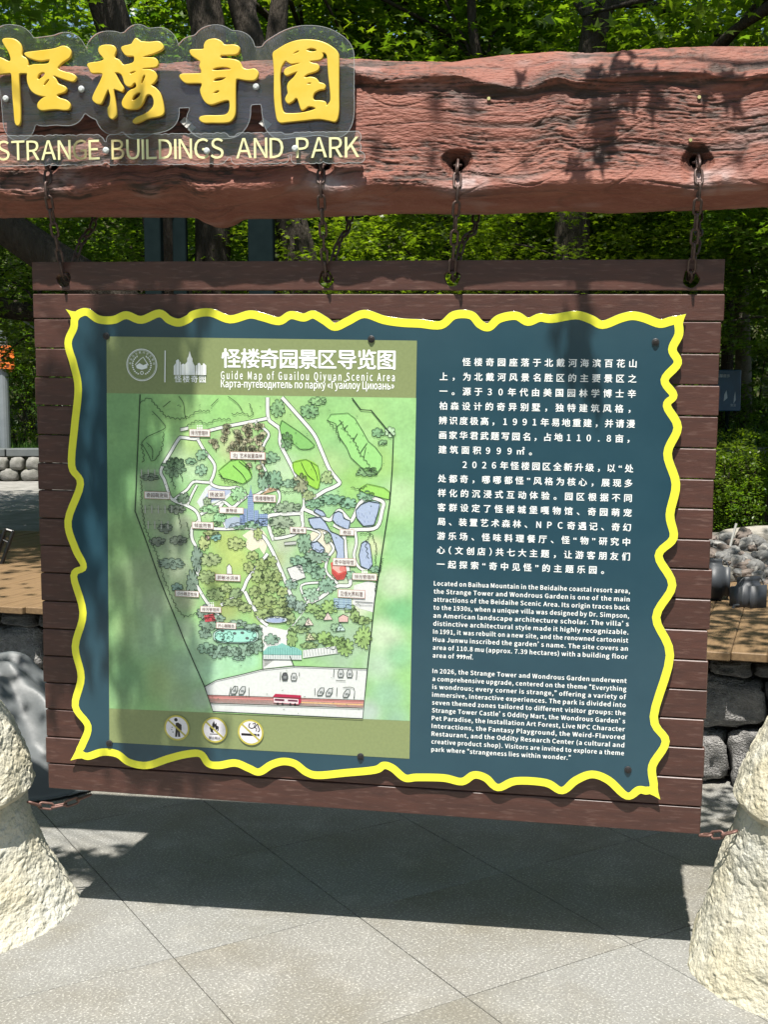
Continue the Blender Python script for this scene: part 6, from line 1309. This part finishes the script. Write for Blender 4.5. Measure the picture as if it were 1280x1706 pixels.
# sharp leaves: right part of the beam
sharp = [(985, 95), (1000, 92), (1022, 88), (1040, 84), (1012, 110), (990, 140), (1008, 150), (1040, 140), (1060, 92), (985, 160), (995, 175), (1020, 165), (1015, 185), (1000, 205), (1012, 225), (995, 238), (1003, 255), (958, 262), (965, 285), (950, 282), (1088, 130), (1110, 145), (870, 105), (1100, 118), (1180, 110), (1225, 140), (1215, 95)]
P_ = np.array([shade_pt(ew(x, y), .85 + .25 * rs.random()) for x, y in sharp]); leafpts.append((P_, .036))
twig(shade_pt(ew(1003, 250), .95), .010, shade_pt(ew(1060, 40), 1.15)); twig(shade_pt(ew(1060, 40), 1.15), .022)
# soft broken shade over the left of the board and beam
def soft(poly_fn, n, t0, t1, size):
    out = []
    while len(out) < n:
        px, py = rs.uniform(-20, 520), rs.uniform(100, 1500); d = poly_fn(px, py)
        if rs.random() < d:
            out.append(shade_pt(bw(px, py), rs.uniform(t0, t1)))
    leafpts.append((np.array(out), size))
def dens(px, py):
    if py > 1290 or py < 160: return 0
    c_ = 245 + 20 * math.sin(py / 170); 
    d = math.exp(-((px - c_) / 62) ** 2) * (.85 if 480 < py < 700 else .36) 
    if 600 < py < 1110 and 45 < px < 135: d = max(d, .62)
    if 780 < py < 1130 and 160 < px < 300: d = max(d, .2)
    if 1100 < py < 1280 and 210 < px < 345: d = max(d, .6)
    if py < 480: return 0
    if px > 300 and py < 1090: d *= .6
    return d * .9
soft(dens, 620, 2.2, 3.4, .042)
def dens2(px, py):   # left ground patch and pillar seam
    return 0
for (x, y), n_, sp2 in (((228, 262), 9, .022), ((250, 335), 12, .03), ((150, 335), 5, .03), ((965, 560), 5, .03), ((985, 660), 3, .03), ((950, 610), 4, .03)):
    q = ew(x, y) if y < 400 else bw(x, y)
    P_ = np.array([shade_pt(q + np.array([*rs.normal(0, sp2, 2), rs.normal(0, sp2 * 1.5)]), rs.uniform(1.7, 2.5)) for _ in range(n_)]); leafpts.append((P_, .04))
# ground shade left of the board shadow
gp = [ground_at(x, y) for x, y in ((95, 1445), (130, 1455), (150, 1435), (112, 1435), (180, 1432), (75, 1440))]
P_ = np.array([shade_pt(np.array(p) + np.array([rs.normal(0, .08), rs.normal(0, .05), 0]), rs.uniform(2.8, 3.6)) for p in gp for _ in range(24)]); leafpts.append((P_, .042))
def shade_area(pts, per, sp, t0, t1, size):
    P_ = np.array([shade_pt(np.array(p) + np.array([*rs.normal(0, sp, 2), 0]), rs.uniform(t0, t1)) for p in pts for _ in range(per)]); leafpts.append((P_, size))
shade_area([(x, y, .585) for x in (1.3, 1.6, 1.9, 2.2) for y in (4.8, 5.15, 5.5, 5.85)], 48, .16, 3.4, 4.6, .055)
shade_area([(-1.2, 4.7, .3), (-1.4, 4.9, .4), (-1.65, 4.8, .4), (-1.8, 5.1, .4), (-1.5, 5.1, .4), (-1.3, 4.5, .1), (-1.25, 4.95, .3)], 20, .13, 2.9, 3.8, .05)
shade_area([tuple(ground_at(x, y)) for x, y in ((1185, 1340), (1215, 1345), (1240, 1360), (1200, 1372), (1175, 1385), (1225, 1330))], 16, .07, 2.8, 3.6, .045)
shade_area([(x, y, .585) for x in (-1.9, -2.2, -2.5) for y in (6.2, 7.0, 7.8)], 9, .2, 3.4, 4.6, .055)
shade_area([(x, y, .7) for x in (1.75, 2.05, 2.35) for y in (6.1, 6.5, 6.9)], 14, .16, 3.4, 4.6, .055)
shade_area([ew(x, y) for x, y in ((800, 190), (870, 240), (1180, 215), (1240, 235), (700, 150), (720, 230), (1100, 240), (640, 180))], 1, .02, 2.4, 3.2, .036)
def foliage_of(root, lst, base_):
    V_all, F_all, off = [], [], 0
    for P_, s_ in lst:
        me = leaf_mesh('tmp', P_ - base_, s_, None, LT, .45, rs); v = np.zeros(len(me.vertices) * 3, np.float32); me.vertices.foreach_get('co', v); f = np.zeros(len(me.polygons) * 3, np.int32); me.loops.foreach_get('vertex_index', f)
        V_all.append(v.reshape(-1, 3)); F_all.append(f.reshape(-1, 3) + off); off += len(me.vertices); bpy.data.meshes.remove(me)
    link('foliage', np_mesh('foliage', np.concatenate(V_all), np.concatenate(F_all), False, M_leafA), None, root)
foliage_of(mt, leafpts[:1], loc); tw_.build('bough', M_bark, mt, True)
loc2 = np.array([-3.9, 2.9, -.03]); mt2 = empty('maple_tree', tuple(loc2), label='maple standing to the left outside the frame whose boughs overhang the letters', cat='tree')
g = MB(); hub2 = np.array([-3.1, 3.3, 4.7]); g.tube([p - loc2 for p in bezp(loc2, loc2 + np.array([.1, 0, 2]), np.array([-3.6, 3.0, 3.4]), hub2, 14)], list(np.linspace(.15, .06, 14)), 14); g.build('trunk', M_bark, mt2, True)
foliage_of(mt2, leafpts[1:], loc2); b2_ = MB()
for x, y, t in ((245, 500, 2.6), (240, 700, 2.8), (250, 900, 3.0), (265, 1180, 3.2), (90, 800, 2.8)):
    e = shade_pt(bw(x, y), t); b2_.tube([p - loc2 for p in bezp(hub2, (hub2 + e) / 2 + np.array([0, 0, .35]), e + (hub2 - e) * .2 + np.array([0, 0, .1]), e, 10)], list(np.linspace(.008, .002, 10)), 6)
b2_.build('bough', M_bark, mt2, True)
# fallen dry leaf and twigs in the beam hollow, leaf beside the middle chain
g = MB()
for px, py in ((305, 203), (312, 210), (433, 200), (440, 205), (300, 198)):
    s_, z_ = ep(px, py, .05); pz = beam_p(s_, z_) + .012; a_ = random.uniform(0, 3)
    g.add([(s_ - .012, z_, pz), (s_, z_ - .01, pz + .004), (s_ + .013, z_ + .004, pz), (s_ + .002, z_ + .012, pz + .003)], [(0, 1, 2), (0, 2, 3)])
g2 = link('dry_leaves', g.mesh('dry_leaves', mat('dry_leaf', (.42, .40, .37), .7)), None, None, label='few pale dry leaves caught behind the acrylic letters on the beam', cat='leaves'); g2.matrix_world = frame(EO, EU, EV, EW)

ORD = ['first', 'second', 'third', 'fourth', 'fifth', 'sixth', 'seventh', 'eighth', 'ninth', 'tenth', 'eleventh', 'twelfth', 'thirteenth', 'fourteenth', 'fifteenth', 'sixteenth']
bpy.context.view_layer.update()
def proj(o):
    q = np.array(o.matrix_world.translation) - CAM; z_ = q @ FV; return CX + FPX * (q @ RV) / z_, CY - FPX * (q @ UV) / z_
def ordinal(group, text, rows=1, rown=('',)):
    L_ = [(proj(o), o) for o in COL.objects if o.get('group') == group and o.get('category')]
    L_.sort(key=lambda t: t[0][1]); n = len(L_)
    for r in range(rows):
        part = sorted(L_[r * n // rows:(r + 1) * n // rows], key=lambda t: t[0][0])
        for i, (_, o) in enumerate(part): o['label'] = text.format(ORD[i], rown[r]).replace('  ', ' ').strip()
ordinal('river stones heaped on the deck at right', 'smooth river stone, {} from the left in the {} row of the heap at right', 4, ('top', 'second', 'third', 'lowest'))
ordinal('shrubs behind the pebbles at right', 'bright green shrub above the river stones, {} from the left', 1)
ordinal('shrubs on the bank at right', 'leafy shrub around the small blue notice, {} from the left', 1)
ordinal('shrubs beyond the low wall at left', 'leafy shrub beyond the low rubble wall, {} from the left', 1)
ordinal('maples deeper in the wood', 'leafy maple deep in the wood behind the beam, {} from the left', 1)
ordinal('young maples behind the board', 'young maple in the gap between beam and board, {} from the left', 1)
ordinal('tall maples over the terrace', 'tall maple whose high crown shades the terrace, {} from the left', 1)
